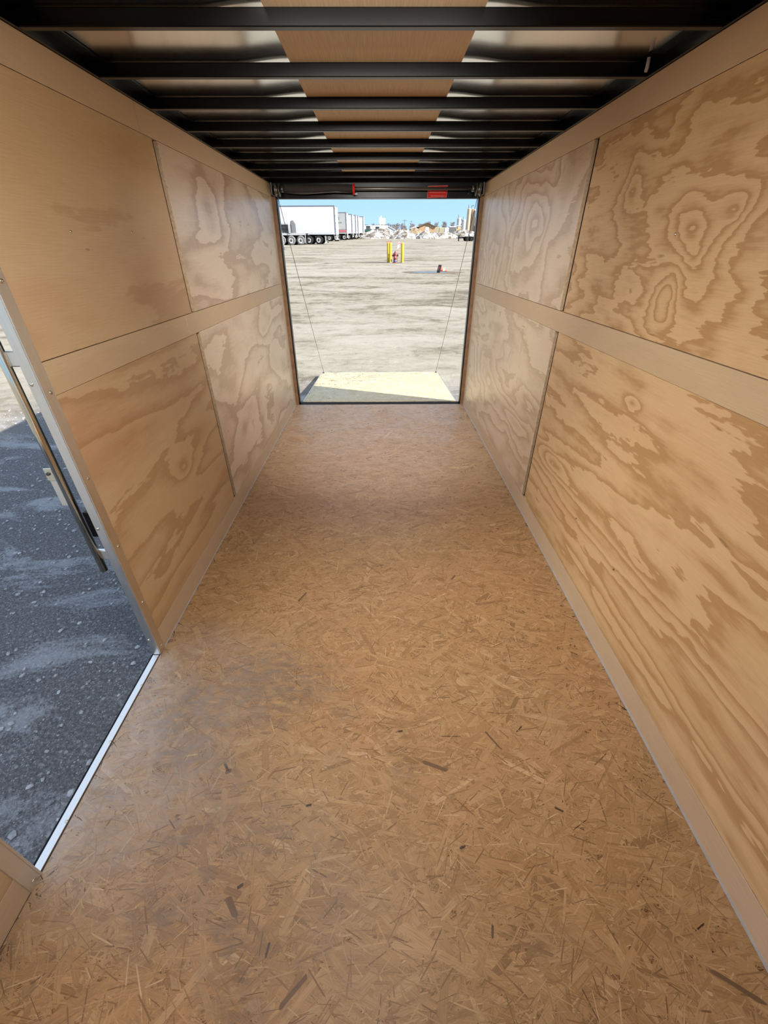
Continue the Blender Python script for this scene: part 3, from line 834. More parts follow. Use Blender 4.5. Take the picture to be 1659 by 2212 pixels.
# ------------------------------------------------------------------ side doorway in the left wall
door1 = empty('door_1', T); struct(door1)
jf = MB()
jf.bevbox(0.0006, 0.0040, 1.2615, 1.3035, 0.004, DZ + 0.04, 0.0008)           # flange on the wall face
jf.bevbox(-0.0315, 0.0006, 1.2600, 1.2640, 0.004, DZ, 0.0006)                   # return into the opening
jf.build('jamb', M_ALU, door1)
jn = MB()
jn.bevbox(0.0006, 0.0040, 0.4225, 0.4675, 0.004, DZ + 0.04, 0.0008)
jn.bevbox(-0.0315, 0.0006, 0.4650, 0.4690, 0.004, DZ, 0.0006)
jn.bevbox(0.0040, 0.0056, 0.4225, 0.4290, 0.004, DZ + 0.04, 0.0006)
jn.bevbox(0.0040, 0.0056, 0.4610, 0.4675, 0.004, DZ + 0.04, 0.0006)
jn.build('jamb', M_ALU, door1)
jt = MB()
jt.bevbox(0.0006, 0.0040, 0.4225, 1.3035, DZ, DZ + 0.04, 0.0008)
jt.bevbox(-0.0315, 0.0006, 0.469, 1.26, DZ - 0.004, DZ, 0.0006)
jt.build('head', M_ALU, door1)
sl = MB()
sl.bevbox(-0.0320, -0.0055, DY0 + 0.004, DY1 - 0.003, -0.030, 0.0015, 0.0008)
sl.build('sill', M_ALU, door1)
for z in (0.035, 0.31, 0.61, 0.909, 1.21, 1.514):
    screw(door1, (0.0040, 1.2875, z), (1, 0, 0), 0.0062)
for z in (0.102, 0.712, 1.243):
    screw(door1, (-0.022, 1.2600, z), (0, -1, 0), 0.0062)
for z in (0.022, 0.33):
    screw(door1, (0.0040, 0.445, z), (1, 0, 0), 0.0062)
for y in (0.60, 0.86, 1.1):
    b = MB().lathe([(0.0, 0.003), (0.004, 0.0026), (0.006, 0.0)], 10, 'z', (-0.009, y, 0.0015)).build('screw', M_STEEL, door1)

# locking rod on the outside of the wall, next to the doorway
LP = Vector((-0.072, 1.262, 0.51))
LK = empty('lock_rod', T @ Matrix.Translation(LP))
tag(LK, 'shiny steel door rod standing just outside the side doorway', 'rod')
rel(MB().tube([(-0.072, 1.262, 0.512), (-0.072, 1.262, 1.86)], 0.0135, 20), LP).build('rod', M_STEEL, LK)
for z in (0.585, 1.315):
    rel(MB().bevbox(-0.088, -0.0318, 1.2645, 1.280, z - 0.022, z + 0.022, 0.003), LP).build('clip', M_ALU, LK)
hb = MB()
hb.bevbox(-0.112, -0.084, 1.262, 1.267, 0.812, 0.960, 0.0015)
hs = rel(hb, LP).build('hasp_plate', M_ALU, LK)
rel(MB().bevbox(-0.114, -0.083, 1.258, 1.262, 0.915, 0.962, 0.0015), LP).build('tongue', M_STEEL, hs)
rel(MB().lathe([(0.0, -0.004), (0.006, -0.004), (0.006, 0.0), (0.0, 0.0)], 12, 'y', (-0.102, 1.258, 0.942), False), LP).build('rivet', M_GALV, hs)
rel(MB().bevbox(-0.057, -0.0318, 1.2645, 1.285, 0.672, 0.780, 0.002), LP).build('latch_socket', M_BLACK, LK)

# ------------------------------------------------------------------ pebbles on the gravel by the side door
def icosa():
    t = (1 + 5 ** 0.5) / 2
    v = np.array([(-1, t, 0), (1, t, 0), (-1, -t, 0), (1, -t, 0), (0, -1, t), (0, 1, t), (0, -1, -t), (0, 1, -t), (t, 0, -1), (t, 0, 1), (-t, 0, -1), (-t, 0, 1)]) / math.sqrt(1 + t * t)
    f = [(0, 11, 5), (0, 5, 1), (0, 1, 7), (0, 7, 10), (0, 10, 11), (1, 5, 9), (5, 11, 4), (11, 10, 2), (10, 7, 6), (7, 1, 8), (3, 9, 4), (3, 4, 2), (3, 2, 6), (3, 6, 8), (3, 8, 9), (4, 9, 5), (2, 4, 11), (6, 2, 10), (8, 6, 7), (9, 8, 1)]
    return v, f
iv, if_ = icosa()
pb = MB()
prng = np.random.default_rng(5)
for i in range(5200):
    x = -0.12 - prng.uniform(0, 1) ** 1.3 * 4.2; y = prng.uniform(0.1, 5.6)
    s = 0.0022 + 0.0125 * prng.uniform(0, 1) ** 4.2
    sc = np.array([s * prng.uniform(0.8, 1.5), s * prng.uniform(0.8, 1.5), s * prng.uniform(0.5, 0.8)])
    a = prng.uniform(0, 6.28)
    v = iv * sc * prng.uniform(0.85, 1.15, (12, 1))
    v = np.stack([v[:, 0] * math.cos(a) - v[:, 1] * math.sin(a) + x, v[:, 0] * math.sin(a) + v[:, 1] * math.cos(a) + y, v[:, 2] + s * 0.25], -1)
    pb.add(v.tolist(), if_)
tag(pb.build('gravel_pebbles', M_STONE), 'pale pebbles scattered on the shaded gravel outside the side door', 'gravel', kind='stuff')

# ------------------------------------------------------------------ yard: bollards, hydrant, sign, cone, puddle
def bollard(x, y, label):
    z = gz(x, y)
    r = empty('bollard', at(x, y, z))
    tag(r, label, 'bollard', 'yellow bollards round the hydrant')
    MB().lathe([(0.092, -0.05), (0.092, 1.07), (0.084, 1.095), (0.055, 1.115), (0.0, 1.125)], 20).build('post', M_YELLOW, r)
    MB().lathe([(0.14, -0.02), (0.13, 0.02), (0.093, 0.04)], 16).build('footing', M_DIRT, r)
    return r
bollard(1.575, 32.3, 'yellow bollard half hidden behind the one left of the hydrant')
bollard(1.70, 31.93, 'front yellow bollard left of the fire hydrant')
bollard(2.49, 31.90, 'yellow bollard right of the fire hydrant')
hz = gz(2.0, 31.95)
hy = empty('fire_hydrant', at(2.02, 31.95, hz) @ Matrix.Scale(1.08, 4))
tag(hy, 'dark red fire hydrant between the yellow bollards', 'hydrant')
MB().lathe([(0.15, -0.02), (0.15, 0.03), (0.10, 0.035), (0.10, 0.34), (0.125, 0.345), (0.125, 0.37), (0.10, 0.375), (0.095, 0.42)], 18).build('barrel', M_HYD, hy)
MB().lathe([(0.12, 0.42), (0.11, 0.47), (0.07, 0.53), (0.035, 0.555), (0.03, 0.60), (0.0, 0.605)], 18).build('bonnet', M_HYD, hy)
for sx in (-1, 1):
    MB().lathe([(0.05, 0.08 * sx), (0.05, 0.15 * sx), (0.062, 0.152 * sx), (0.062, 0.18 * sx), (0.022, 0.182 * sx), (0.022, 0.205 * sx), (0.0, 0.207 * sx)], 12, 'x', (0, 0, 0.38)).build('side_nozzle', M_HYD, hy)
MB().lathe([(0.065, -0.09), (0.065, -0.16), (0.075, -0.162), (0.075, -0.19), (0.0, -0.195)], 12, 'y', (0, 0, 0.28)).build('front_nozzle', M_PINK, hy)
MB().lathe([(0.104, 0.05), (0.108, 0.055), (0.108, 0.12), (0.104, 0.125)], 18).build('blue_band', M_BLUE, hy, label='blue band low on the barrel')
# sign on a thin stake
sg = empty('marker_sign', at(2.16, 32.2, gz(2.16, 32.2)))
tag(sg, 'small white sign on a thin leaning yellow stake beside the hydrant', 'sign')
MB().tube([(0, 0, 0), (0.06, 0, 0.75), (0.10, 0, 1.15)], 0.014, 8).build('stake', M_YELLOW, sg)
MB().add([(-0.02, -0.02, 0.76), (0.13, -0.02, 0.82), (0.19, -0.02, 1.13), (0.05, -0.02, 1.12), (-0.02, -0.008, 0.76), (0.13, -0.008, 0.82), (0.19, -0.008, 1.13), (0.05, -0.008, 1.12)],
         [(0, 1, 2, 3), (7, 6, 5, 4), (0, 4, 5, 1), (1, 5, 6, 2), (2, 6, 7, 3), (3, 7, 4, 0)]).build('panel', M_SIGN, sg)
def ribbon(x, y, z, pts, label):
    b = MB()
    n = len(pts)
    vs_ = [(p[0], p[1], p[2] - 0.022) for p in pts] + [(p[0], p[1], p[2] + 0.022) for p in pts] + [(p[0], p[1] + 0.004, p[2] - 0.022) for p in pts] + [(p[0], p[1] + 0.004, p[2] + 0.022) for p in pts]
    fs = []
    for i in range(n - 1):
        fs += [(i, i + 1, n + i + 1, n + i), (3 * n + i, 3 * n + i + 1, 2 * n + i + 1, 2 * n + i), (n + i, n + i + 1, 3 * n + i + 1, 3 * n + i), (2 * n + i, 2 * n + i + 1, i + 1, i)]
    b.add(vs_, fs)
    tag(b.build('flagging_ribbon', M_PINK, mw=at(x, y, z)), label, 'ribbon', 'pink ribbons on the bollards')
ribbon(1.64, 32.3, gz(1.64, 32.3) + 1.15, [(-0.22, 0, 0.03), (-0.14, 0, -0.01), (-0.05, 0, 0.03), (0.04, 0.02, -0.01), (0.13, 0, 0.05)], 'pink ribbon on top of the bollards left of the hydrant')
ribbon(2.42, 31.812, gz(2.42, 31.75) + 1.06, [(-0.28, 0, 0.06), (-0.2, 0, -0.01), (-0.12, 0, 0.05), (-0.05, 0.0, -0.02), (0.04, 0, 0.02), (0.10, 0, -0.05)], 'pink ribbon tied at the bollard right of the hydrant')

# puddle
pz = g0(25.15)
ol = []
for i in range(40):
    a = 2 * math.pi * i / 40
    r = 1 + 0.16 * mnoise.noise((math.cos(a) * 1.6, math.sin(a) * 1.6, 4.0)) + 0.07 * math.sin(5 * a)
    ol.append((r * math.cos(a), r * math.sin(a)))
wd = MB().add([(x * 1.55, y * 0.75, 0.020) for x, y in ol] + [(x * 1.75, y * 0.95, -0.03) for x, y in ol] + [(0, 0, 0.022)],
              [(i, (i + 1) % 40, 80) for i in range(40)] + [(40 + i, 40 + (i + 1) % 40, (i + 1) % 40, i) for i in range(40)], True)
wd = wd.build('puddle', M_WETDIRT, mw=at(3.75, 25.2, pz))
tag(wd, 'shallow muddy puddle with dark wet rim beside the fallen cone', 'puddle')
MB().add([(x * 0.95 - 0.15, y * 0.34 - 0.12, 0.029) for x, y in ol] + [(x * 0.95 - 0.15, y * 0.34 - 0.12, 0.018) for x, y in ol],
         [tuple(range(40))] + [(i, 40 + i, 40 + (i + 1) % 40, (i + 1) % 40) for i in range(40)]).build('water', M_WATER, wd)
# cone lying on its side, pointing right
cn = empty('traffic_cone', at(4.13, 25.02, pz + 0.03, math.radians(18)) @ Matrix.Scale(1.05, 4))
tag(cn, 'orange and white traffic cone lying on its side in the puddle', 'traffic cone')
base_m = Matrix.Translation((0, 0, 0.155)) @ Matrix.Rotation(math.radians(90 + 15), 4, 'Y')
def xf(b, m):
    b.v = [tuple(m @ Vector(v)) for v in b.v]
    return b
xf(MB().bevbox(-0.16, 0.16, -0.16, 0.16, -0.02, 0.02, 0.008), base_m).build('base', M_CONEBASE, cn)
cone_b = xf(MB().lathe([(0.125, 0.02), (0.09, 0.17)], 20), base_m).build('cone_body', M_CONE, cn)
xf(MB().lathe([(0.09, 0.17), (0.062, 0.30)], 20), base_m).build('white_collar', M_SIGN, cn, label='white collar round the cone')
xf(MB().lathe([(0.062, 0.30), (0.03, 0.45), (0.022, 0.455), (0.0, 0.455)], 20), base_m).build('cone_tip', M_CONE, cn)
xf(MB().lathe([(0.0, -0.021), (0.085, -0.021), (0.085, -0.024), (0.0, -0.024)], 18, smooth=False), base_m).build('base_hollow', M_CONE, cn)

# post with rubber foot in front of the parked dump trailer
dx, dy = -8.69, 49.6
dp = empty('delineator_post', at(dx, dy, gz(dx, dy)))
tag(dp, 'white marker post on a grey rubber foot near the dump trailer wheels', 'post')
MB().lathe([(0.19, 0.0), (0.19, 0.05), (0.14, 0.16), (0.10, 0.22), (0.0, 0.23)], 16).build('rubber_foot', M_TUB, dp)
MB().tube([(0, 0, 0.2), (-0.03, 0, 0.75), (-0.06, 0, 1.0)], 0.035, 10).build('shaft', M_WHITE, dp)
MB().tube([(-0.06, 0, 1.0), (-0.10, 0, 1.50)], 0.06, 10).build('sleeve', M_SIGN, dp)

# ------------------------------------------------------------------ parked trailers
def wheel(parent, x, y, z, r=0.5, w=0.28, tire=None, rim=None):
    t = MB().lathe([(r * 0.56, 0.0), (r * 0.62, -0.02), (r * 0.93, -0.02), (r, 0.03), (r, w - 0.03), (r * 0.93, w), (r * 0.56, w)], 28, 'y', (x, y, z))
    t = t.build('wheel', tire or M_TIRE, parent)
    MB().lathe([(r * 0.56, 0.0), (r * 0.52, 0.015), (r * 0.44, 0.06), (r * 0.30, 0.03), (r * 0.28, 0.0)], 24, 'y', (x, y, z)).build('rim', rim or M_RIM, t)
    MB().lathe([(r * 0.28, 0.0), (r * 0.24, -0.03), (r * 0.10, -0.05), (0.0, -0.05)], 16, 'y', (x, y, z)).build('hub', M_HUB, t)
    return t
def semi(x, y, a, label, mat, L=14.5, red=False, wheels=(-2.3, -3.55), letters=False):
    z = gz(x, y) + 0.0
    r = empty('semi_trailer', at(x, y, z, math.radians(a)))
    tag(r, label, 'trailer', 'white box trailers parked in a row')
    MB().bevbox(-L, -0.02, 0.0, 2.55, 1.22, 4.02, 0.02).build('box_body', mat, r)
    b = MB()
    b.box(-L - 0.01, 0.0, -0.025, 2.575, 4.0, 4.11)
    b.build('top_rail', M_RAIL, r)
    b = MB()
    b.box(-0.10, 0.02, -0.03, 0.06, 1.05, 4.0)
    b.build('corner_post', M_RAIL, r)
    b = MB()
    b.box(-0.10, 0.02, 2.50, 2.58, 1.05, 4.0)
    b.build('corner_post', M_WHITE, r)
    for i in range(4):
        MB().box(0.02, 0.06, -0.02, 0.12, 1.55 + i * 0.72, 1.67 + i * 0.72).build('door_hinge', M_RAIL, r)
    lr = MB().box(-L, 0.0, -0.02, 2.57, 1.08, 1.22).build('lower_rail', M_WHITE if not red else M_PALEGREY, r)
    MB().box(-L + 0.3, -0.5, -0.024, -0.0205, 1.192, 1.212).build('marker_strip', M_RAIL, lr)
    MB().box(-L * 0.95, -0.4, 0.7, 1.85, 0.86, 1.08).build('chassis', M_BLACK, r)
    b = MB()
    b.box(-0.06, 0.0, 0.25, 2.3, 0.50, 0.60); b.box(-0.06, 0.0, 0.75, 0.85, 0.60, 1.1); b.box(-0.06, 0.0, 1.7, 1.8, 0.60, 1.1)
    b.build('underride_bar', M_WHITE, r)
    b = MB()
    b.box(-1.45, -1.43, 0.05, 0.68, 0.12, 0.95)
    b.build('mud_flap', M_SIGN, r)
    b = MB()
    b.box(-1.45, -1.43, 1.87, 2.5, 0.12, 0.95)
    b.build('mud_flap', M_BLACK, r)
    for wx in wheels:
        wheel(r, wx, 0.06, 0.5)
        wheel(r, wx, 2.2, 0.5)
        MB().tube([(wx, 0.3, 0.5), (wx, 2.25, 0.5)], 0.07, 8).build('axle', M_BLACK, r)
    for sx in (0.55, 1.9):
        MB().box(-L + 2.6, -L + 2.75, sx, sx + 0.15, 0.0, 1.1).build('landing_leg', M_BLACK, r)
    if red:
        MB().box(-5.2, -0.10, -0.026, -0.0205, 1.30, 1.62).build('red_stripe', M_RED, r, label='faded red stripe low on the side')
        MB().box(-L, -0.10, -0.026, -0.0205, 1.62, 1.70).build('red_line', M_RAIL, r)
    if letters:
        for txt, sz, px, pz_ in (('CI', 0.62, -1.78, 3.02), ('Carol', 0.40, -1.75, 2.56)):
            cu = bpy.data.curves.new('lettering', 'FONT')
            cu.body = txt; cu.size = sz; cu.extrude = 0.004
            tmp = bpy.data.objects.new('lettering_curve', cu)
            me_ = bpy.data.meshes.new_from_object(tmp)
            bpy.data.objects.remove(tmp)
            me_.name = 'lettering'
            o = bpy.data.objects.new('lettering', me_)
            scene.collection.objects.link(o)
            o.parent = r
            o.location = (px, -0.008, pz_)
            o.rotation_euler = (math.pi / 2, 0, 0)
            me_.materials.clear()
            me_.materials.append(M_LETTER)
            bpy.data.curves.remove(cu)
    return r
semi(-4.68, 64.3, -3, 'nearest white box trailer, behind the dump trailer', M_WHITE)
semi(-4.73, 86.2, -3, 'pale grey box trailer with a red stripe and dark lettering', M_PALEGREY, red=True, wheels=(-1.9, -3.1), letters=True)
semi(-4.26, 95.3, -3, 'white box trailer just right of the red striped one', M_WHITE, wheels=(-1.6, -2.8))
semi(-3.80, 100.6, -3, 'fourth white box trailer from the near end of the row', M_WHITE, wheels=(-1.6, -2.8))
semi(-3.50, 104.2, -3, 'narrow sliver of white box trailer before the last in the row', M_WHITE, wheels=(-1.6, -2.8))
semi(-2.62, 109.5, -3, 'farthest and shortest looking white box trailer of the row', M_WHITE, wheels=(-1.6, -2.8))

dxr, dyr = -8.25, 61.7
dt = empty('dump_trailer', at(dxr, dyr, gz(dxr, dyr), math.radians(-2)))
tag(dt, 'flat frame trailer carrying a dark rounded dump tub in front of the white trailer', 'trailer')
MB().bevbox(-9.0, 0.0, 0.0, 0.12, 1.02, 1.24, 0.01).build('frame_rail', M_LGREY, dt)
MB().bevbox(-9.0, 0.0, 2.3, 2.42, 1.02, 1.24, 0.01).build('frame_rail', M_LGREY, dt)
MB().box(-9.0, -0.05, 0.12, 2.3, 1.10, 1.22).build('deck', M_BLACK, dt)
MB().box(-9.0, -0.1, 0.45, 2.0, 0.7, 1.10).build('chassis', M_BLACK, dt)
tp = [(0.25, 1.28)] + [(1.2 + 1.12 * math.cos(a), 2.10 + 0.9 * math.sin(a)) for a in np.linspace(math.radians(215), math.radians(180), 6)] + [(0.06, 2.22), (2.34, 2.22)] + [(1.2 + 1.12 * math.cos(a), 2.10 + 0.9 * math.sin(a)) for a in np.linspace(0, math.radians(-35), 6)] + [(2.15, 1.28)]
tub = MB().prismx(tp, -9.0, -2.10).build('tub', M_TUB, dt)
MB().box(-9.0, -2.0, -0.02, 0.12, 2.12, 2.27).build('tub_rim', M_LGREY, tub)
for x_ in (-4.2, -6.5):
    MB().prismx([(0.0, 1.28), (0.06, 1.28), (0.02, 2.12), (-0.05, 2.12)], x_, x_ + 0.10).build('tub_rib', M_LGREY, tub)
b = MB()
b.prismx([(-0.06, 1.24), (0.22, 1.24), (0.22, 2.05), (0.5, 2.42), (0.5, 2.58), (0.15, 2.48), (-0.06, 2.1)], -2.05, -1.80)
b.build('end_post', M_LGREY, dt)
MB().prismx([(0.0, 1.26), (2.4, 1.26), (2.4, 2.2), (1.2, 2.55), (0.3, 2.45), (0.0, 2.1)], -1.80, -1.62).build('tailgate', M_TUB, dt)
for wx in (-0.62, -1.82, -3.05, -4.9):
    wheel(dt, wx, -0.02, 0.5, 0.5, 0.3, M_DUSTTIRE, M_RIM)
    wheel(dt, wx, 2.12, 0.5, 0.5, 0.3)
MB().box(-0.06, -0.02, -0.05, 0.04, 0.16, 1.15).build('light_bracket', M_WHITE, dt)
MB().box(-0.03, 0.0, 0.1, 0.7, 0.2, 1.0).build('mud_flap', M_BLACK, dt)

# low black trailer by the right edge
bt = empty('flat_trailer', at(14.0, 82.9, gz(14, 82.9), math.radians(-2)))
tag(bt, 'low black equipment trailer parked at the right in front of the snow bank', 'trailer')
MB().box(0.9, 9.0, 0.0, 0.15, 0.42, 0.62).build('frame_rail', M_BLACK, bt)
MB().box(0.9, 9.0, 1.9, 2.05, 0.42, 0.62).build('frame_rail', M_BLACK, bt)
MB().box(0.9, 9.0, 0.15, 1.9, 0.55, 0.62).build('deck', M_BLACK, bt)
MB().tube([(0.0, 1.0, 0.45), (0.95, 0.2, 0.5)], 0.07, 6).build('tongue_bar', M_BLACK, bt)
MB().tube([(0.0, 1.0, 0.45), (0.95, 1.85, 0.5)], 0.07, 6).build('tongue_bar', M_BLACK, bt)
MB().box(0.28, 0.44, 0.85, 1.05, 0.0, 0.85).build('jack', M_BLACK, bt)
for wx in (1.65, 2.4):
    wheel(bt, wx, -0.2, 0.33, 0.33, 0.22, M_TIRE, M_TIRE)
    wheel(bt, wx, 2.05, 0.33, 0.33, 0.22, M_TIRE, M_TIRE)
MB().box(1.2, 2.9, -0.22, 0.0, 0.68, 0.72).build('fender', M_BLACK, bt)
for i, x_ in enumerate((1.9, 2.9, 3.6, 4.4)):
    MB().box(x_, x_ + 0.10, 0.0, 0.10, 0.62, 0.98 + 0.06 * i).build('stake', M_BLACK, bt)
MB().prismx([(0.0, 0.62), (1.9, 0.62), (1.9, 1.0), (0.9, 1.15), (0.0, 0.9)], 3.2, 6.5).build('folded_gate', M_BLACK, bt)

# ------------------------------------------------------------------ snow banks and a dirt heap
def heap(name, x, y, rx_, ry_, h, mat, seed, label, cat, group=None, rough=0.5):
    n, m = 46, 18
    vs_, fs = [], []
    for j in range(m + 1):
        for i in range(n):
            a = 2 * math.pi * i / n; rr = j / m
            px, py = rr * math.cos(a), rr * math.sin(a)
            ed = 1 + 0.18 * mnoise.noise((math.cos(a) * 1.5, math.sin(a) * 1.5, seed))
            k_ = max(0.0, 1 - rr)
            hh = h * (1 - (1 - k_) ** 2.2) * (0.72 + rough * mnoise.noise((px * 2.2 + seed, py * 2.2, seed * 1.7)) + 0.22 * mnoise.noise((px * 7 + seed, py * 7, 3.1)))
            vs_.append((px * rx_ * ed, py * ry_ * ed, max(hh, 0.0) - (0.06 if j == m else 0.0)))
    for j in range(m):
        for i in range(n):
            fs.append((j * n + i, (j + 1) * n + i, (j + 1) * n + (i + 1) % n, j * n + (i + 1) % n))
    b = MB().add(vs_, fs, True)
    o = b.build(name, mat, mw=at(x, y, gz(x, y)))
    tag(o, label, cat, group)
    return o
SG = 'dirty snow banks along the far side of the yard'
heap('snow_pile', 0.2, 118, 6.2, 5, 2.1, M_SNOW, 1.3, 'dirty white snow bank just right of the farthest trailer', 'snow pile', SG)
heap('snow_pile', 5.6, 117, 4.6, 4.5, 2.2, M_SNOW, 4.1, 'long dirty snow bank behind the yellow bollards', 'snow pile', SG)
heap('snow_pile', 7.3, 114, 3.0, 3.5, 1.3, M_SNOW, 7.7, 'rounded snow mound in front of the brown dirt heap', 'snow pile', SG)
heap('snow_pile', 11.6, 114, 3.4, 4, 1.85, M_SNOW, 2.9, 'tallest bright snow bank, in front of the tan building', 'snow pile', SG)
heap('snow_pile', 15.6, 116, 4.4, 4.5, 1.5, M_SNOW, 9.4, 'greyish snow bank between tan building and black trailer', 'snow pile', SG)
heap('snow_pile', 21.0, 118, 5.6, 5, 1.7, M_SNOW, 12.2, 'snow bank behind the low black trailer', 'snow pile', SG)
heap('dirt_heap', 10.3, 132, 3.9, 4, 2.75, M_DIRT, 5.5, 'brown dirt heap behind the snow, left of the tan building', 'dirt pile', rough=0.2)
heap('snow_pile', -2.4, 112.6, 3.2, 1.6, 0.45, M_SNOW, 15.0, 'low flat snow strip at the foot of the snow banks near the trailers', 'snow pile', SG)

# ------------------------------------------------------------------ buildings, machines and silos beyond
GB = 0.62
sh = empty('shed', at(-1.0, 190, GB)); tag(sh, 'long pale shed with a white snowy roof behind the green machines', 'building')
MB().box(-10.0, 3.4, 0, 9, 0, 2.4).build('wall', M_SHED, sh)
MB().prismx([(-0.3, 2.3), (4.5, 3.35), (9.3, 2.3), (9.3, 2.2), (-0.3, 2.15)], -10.2, 5.0).build('roof', M_SNOWROOF, sh)
gbl = MB().prism([(3.2, 0), (7.4, 0), (7.4, 1.75), (5.3, 2.8), (3.2, 1.75)], -2.0, 0.5).build('gable_front', M_SHED, sh)
MB().prism([(2.9, 1.72), (5.3, 2.92), (8.0, 1.62), (8.0, 1.78), (5.3, 3.10), (2.9, 1.9)], -2.2, 0.6).build('gable_roof', M_SNOWROOF, gbl)
MB().box(5.9, 6.5, -2.04, -1.98, 0.6, 1.5).build('dark_opening', M_DARK, sh)
MB().box(6.9, 8.0, -1.0, 0.5, 0.9, 1.7).build('open_porch', M_DARK, sh)

def machine(x, y, s, label, seed):
    r = empty('farm_machine', at(x, y, GB))
    tag(r, label, 'machine', 'green machines in front of the shed')
    rr = random.Random(seed)
    MB().bevbox(-1.2 * s, 1.0 * s, -0.8, 0.8, 0.75 * s, 1.75 * s, 0.08).build('body', M_GREEN, r)
    MB().bevbox(-0.7 * s, 0.5 * s, -0.7, 0.7, 1.75 * s, 2.55 * s, 0.06).build('cab', M_TUB, r)
    MB().bevbox(-0.8 * s, 0.6 * s, -0.8, 0.8, 2.55 * s, 2.68 * s, 0.02).build('cab_roof', M_GREEN, r)
    for wx, wr in ((-0.85 * s, 0.75 * s), (0.9 * s, 0.5 * s)):
        wheel(r, wx, -1.05, wr, wr, 0.35, M_TIRE, M_SHED)
        wheel(r, wx, 0.75, wr, wr, 0.35, M_TIRE, M_SHED)
    MB().tube([(0.6 * s, 0.2, 1.7 * s), (0.6 * s, 0.2, 2.4 * s)], 0.06, 6).build('exhaust', M_PIPE, r)
    return r
machine(-2.2, 140, 1.0, 'green farm machine closest to the farthest white trailer', 1)
machine(0.35, 143.5, 0.95, 'middle green farm machine in front of the snowy shed', 2)
machine(3.0, 141, 0.72, 'smallest green farm machine, near the shed gable', 3)

el_ = empty('grain_elevator', at(0.0, 600, GB)); tag(el_, 'hazy white grain elevator rising above the distant trees', 'building')
MB().add([(0, 0, 0), (3.2, 0, 0), (3.2, 5, 0), (0, 5, 0), (0, 0, 15.2), (3.2, 0, 17.2), (3.2, 5, 17.2), (0, 5, 15.2)], [(0, 3, 2, 1), (4, 5, 6, 7), (0, 1, 5, 4), (1, 2, 6, 5), (2, 3, 7, 6), (3, 0, 4, 7)]).build('head_house', M_ELEV, el_)
MB().box(3.2, 5.6, 0, 5, 0, 14.6).build('bin_block', M_ELEV, el_)
MB().lathe([(1.0, 0), (1.0, 14.2), (0.7, 14.6), (0, 14.7)], 16, 'z', (6.4, 2, 0)).build('round_bin', M_ELEV, el_)
MB().box(0.4, 3.0, -0.05, 0.0, 12.2, 12.7).build('window_band', M_SILOW, el_)

th = empty('house', at(18.05, 180, GB)); tag(th, 'tan building with a low gable and a white garage door', 'building')
MB().prism([(-2.9, 0), (2.9, 0), (2.9, 2.75), (0, 3.80), (-2.9, 2.75)], 0, 12).build('wall', M_TAN, th)
MB().prism([(0.0, 3.82), (3.25, 2.64), (3.25, 2.76), (0.0, 3.97), (-0.05, 3.97), (-0.05, 3.82)], -0.5, 12.3).build('roof_slope', M_TANROOF, th)
MB().prism([(0.0, 3.82), (0.0, 3.97), (-3.25, 2.76), (-3.25, 2.64)], -0.5, 12.3).build('roof_slope', M_TANROOF, th)
MB().box(-5.6, -3.0, 3.0, 12, 0, 2.35).build('side_wing', M_TAN, th)
MB().prism([(-2.9, 2.9), (-2.9, 3.05), (-5.9, 2.4), (-5.9, 2.25)], 2.6, 12.2).build('wing_roof', M_SNOWROOF, th)
MB().box(-0.65, 0.62, -0.06, 0.0, 0.0, 2.70).build('garage_door', M_SIGN, th)

def pole(x, y, h, label, arm=1.1):
    r = empty('utility_pole', at(x, y, GB)); tag(r, label, 'pole', 'utility poles beyond the yard')
    MB().tube([(0, 0, 0), (0, 0, h)], 0.16, 8, True, [0.18, 0.13]).build('shaft', M_POLE, r)
    MB().box(-arm, arm, -0.06, 0.06, h - 0.55, h - 0.40).build('crossarm', M_POLE, r)
    for sx in (-0.85, 0.85):
        MB().lathe([(0.06, h - 0.40), (0.08, h - 0.3), (0.04, h - 0.18), (0, h - 0.16)], 8, 'z', (sx * arm, 0, 0)).build('insulator', M_SILOW, r)
pole(13.3, 250, 6.3, 'taller looking utility pole left of the tan building')
pole(22.9, 350, 7.6, 'fainter utility pole just left of the tan roof peak')

def silo(x, y, r_, h, mat, label, group, pipe=None, cone=0.5):
    r = empty('silo', at(x, y, GB)); tag(r, label, 'silo', group)
    MB().lathe([(r_, 0), (r_, h)], 26).build('drum', mat, r)
    MB().lathe([(r_ * 1.02, h), (r_ * 0.9, h + cone * 0.35), (r_ * 0.3, h + cone), (0, h + cone)], 26).build('cap', mat, r)
    for k_ in range(1, 6):
        MB().lathe([(r_ + 0.01, h * k_ / 6), (r_ + 0.04, h * k_ / 6 + 0.03), (r_ + 0.01, h * k_ / 6 + 0.06)], 26).build('hoop', mat, r)
    if pipe:
        MB().tube([(p[0], p[1], p[2] + h) for p in pipe], 0.15, 8).build('pipe', M_PIPE, r)
    return r
S1, S2 = 'tall tan silos at the right', 'small pale silos'
silo(43.25, 240, 0.95, 10.1, M_SILO, 'tall tan silo, leftmost of the tall group', S1, [(-0.4, 0, 0), (-0.4, 0, 1.7)], 0.25)
silo(45.35, 241, 1.05, 9.9, M_SILO, 'tall tan silo, second of the tall group', S1, [(-1.0, 0, 0.1), (-1.0, 0, 1.3), (-0.2, 0, 1.6), (0.2, 0, 1.5)], 0.25)
silo(47.7, 239, 1.1, 10.2, M_SILO, 'tall tan silo cut off by the doorway edge', S1, [(-0.9, 0, 0), (-0.6, 0, 1.3)], 0.25)
silo(45.6, 232, 0.85, 6.6, M_SILOW, 'pale silo standing in front of the tall tan ones', S2, None, 0.35)
silo(38.75, 240, 0.95, 6.45, M_SILOW, 'small pale silo with a tall vent pipe, leftmost of all silos', S2, [(-0.4, -0.2, 0), (-0.4, -0.2, 1.6)], 0.3)
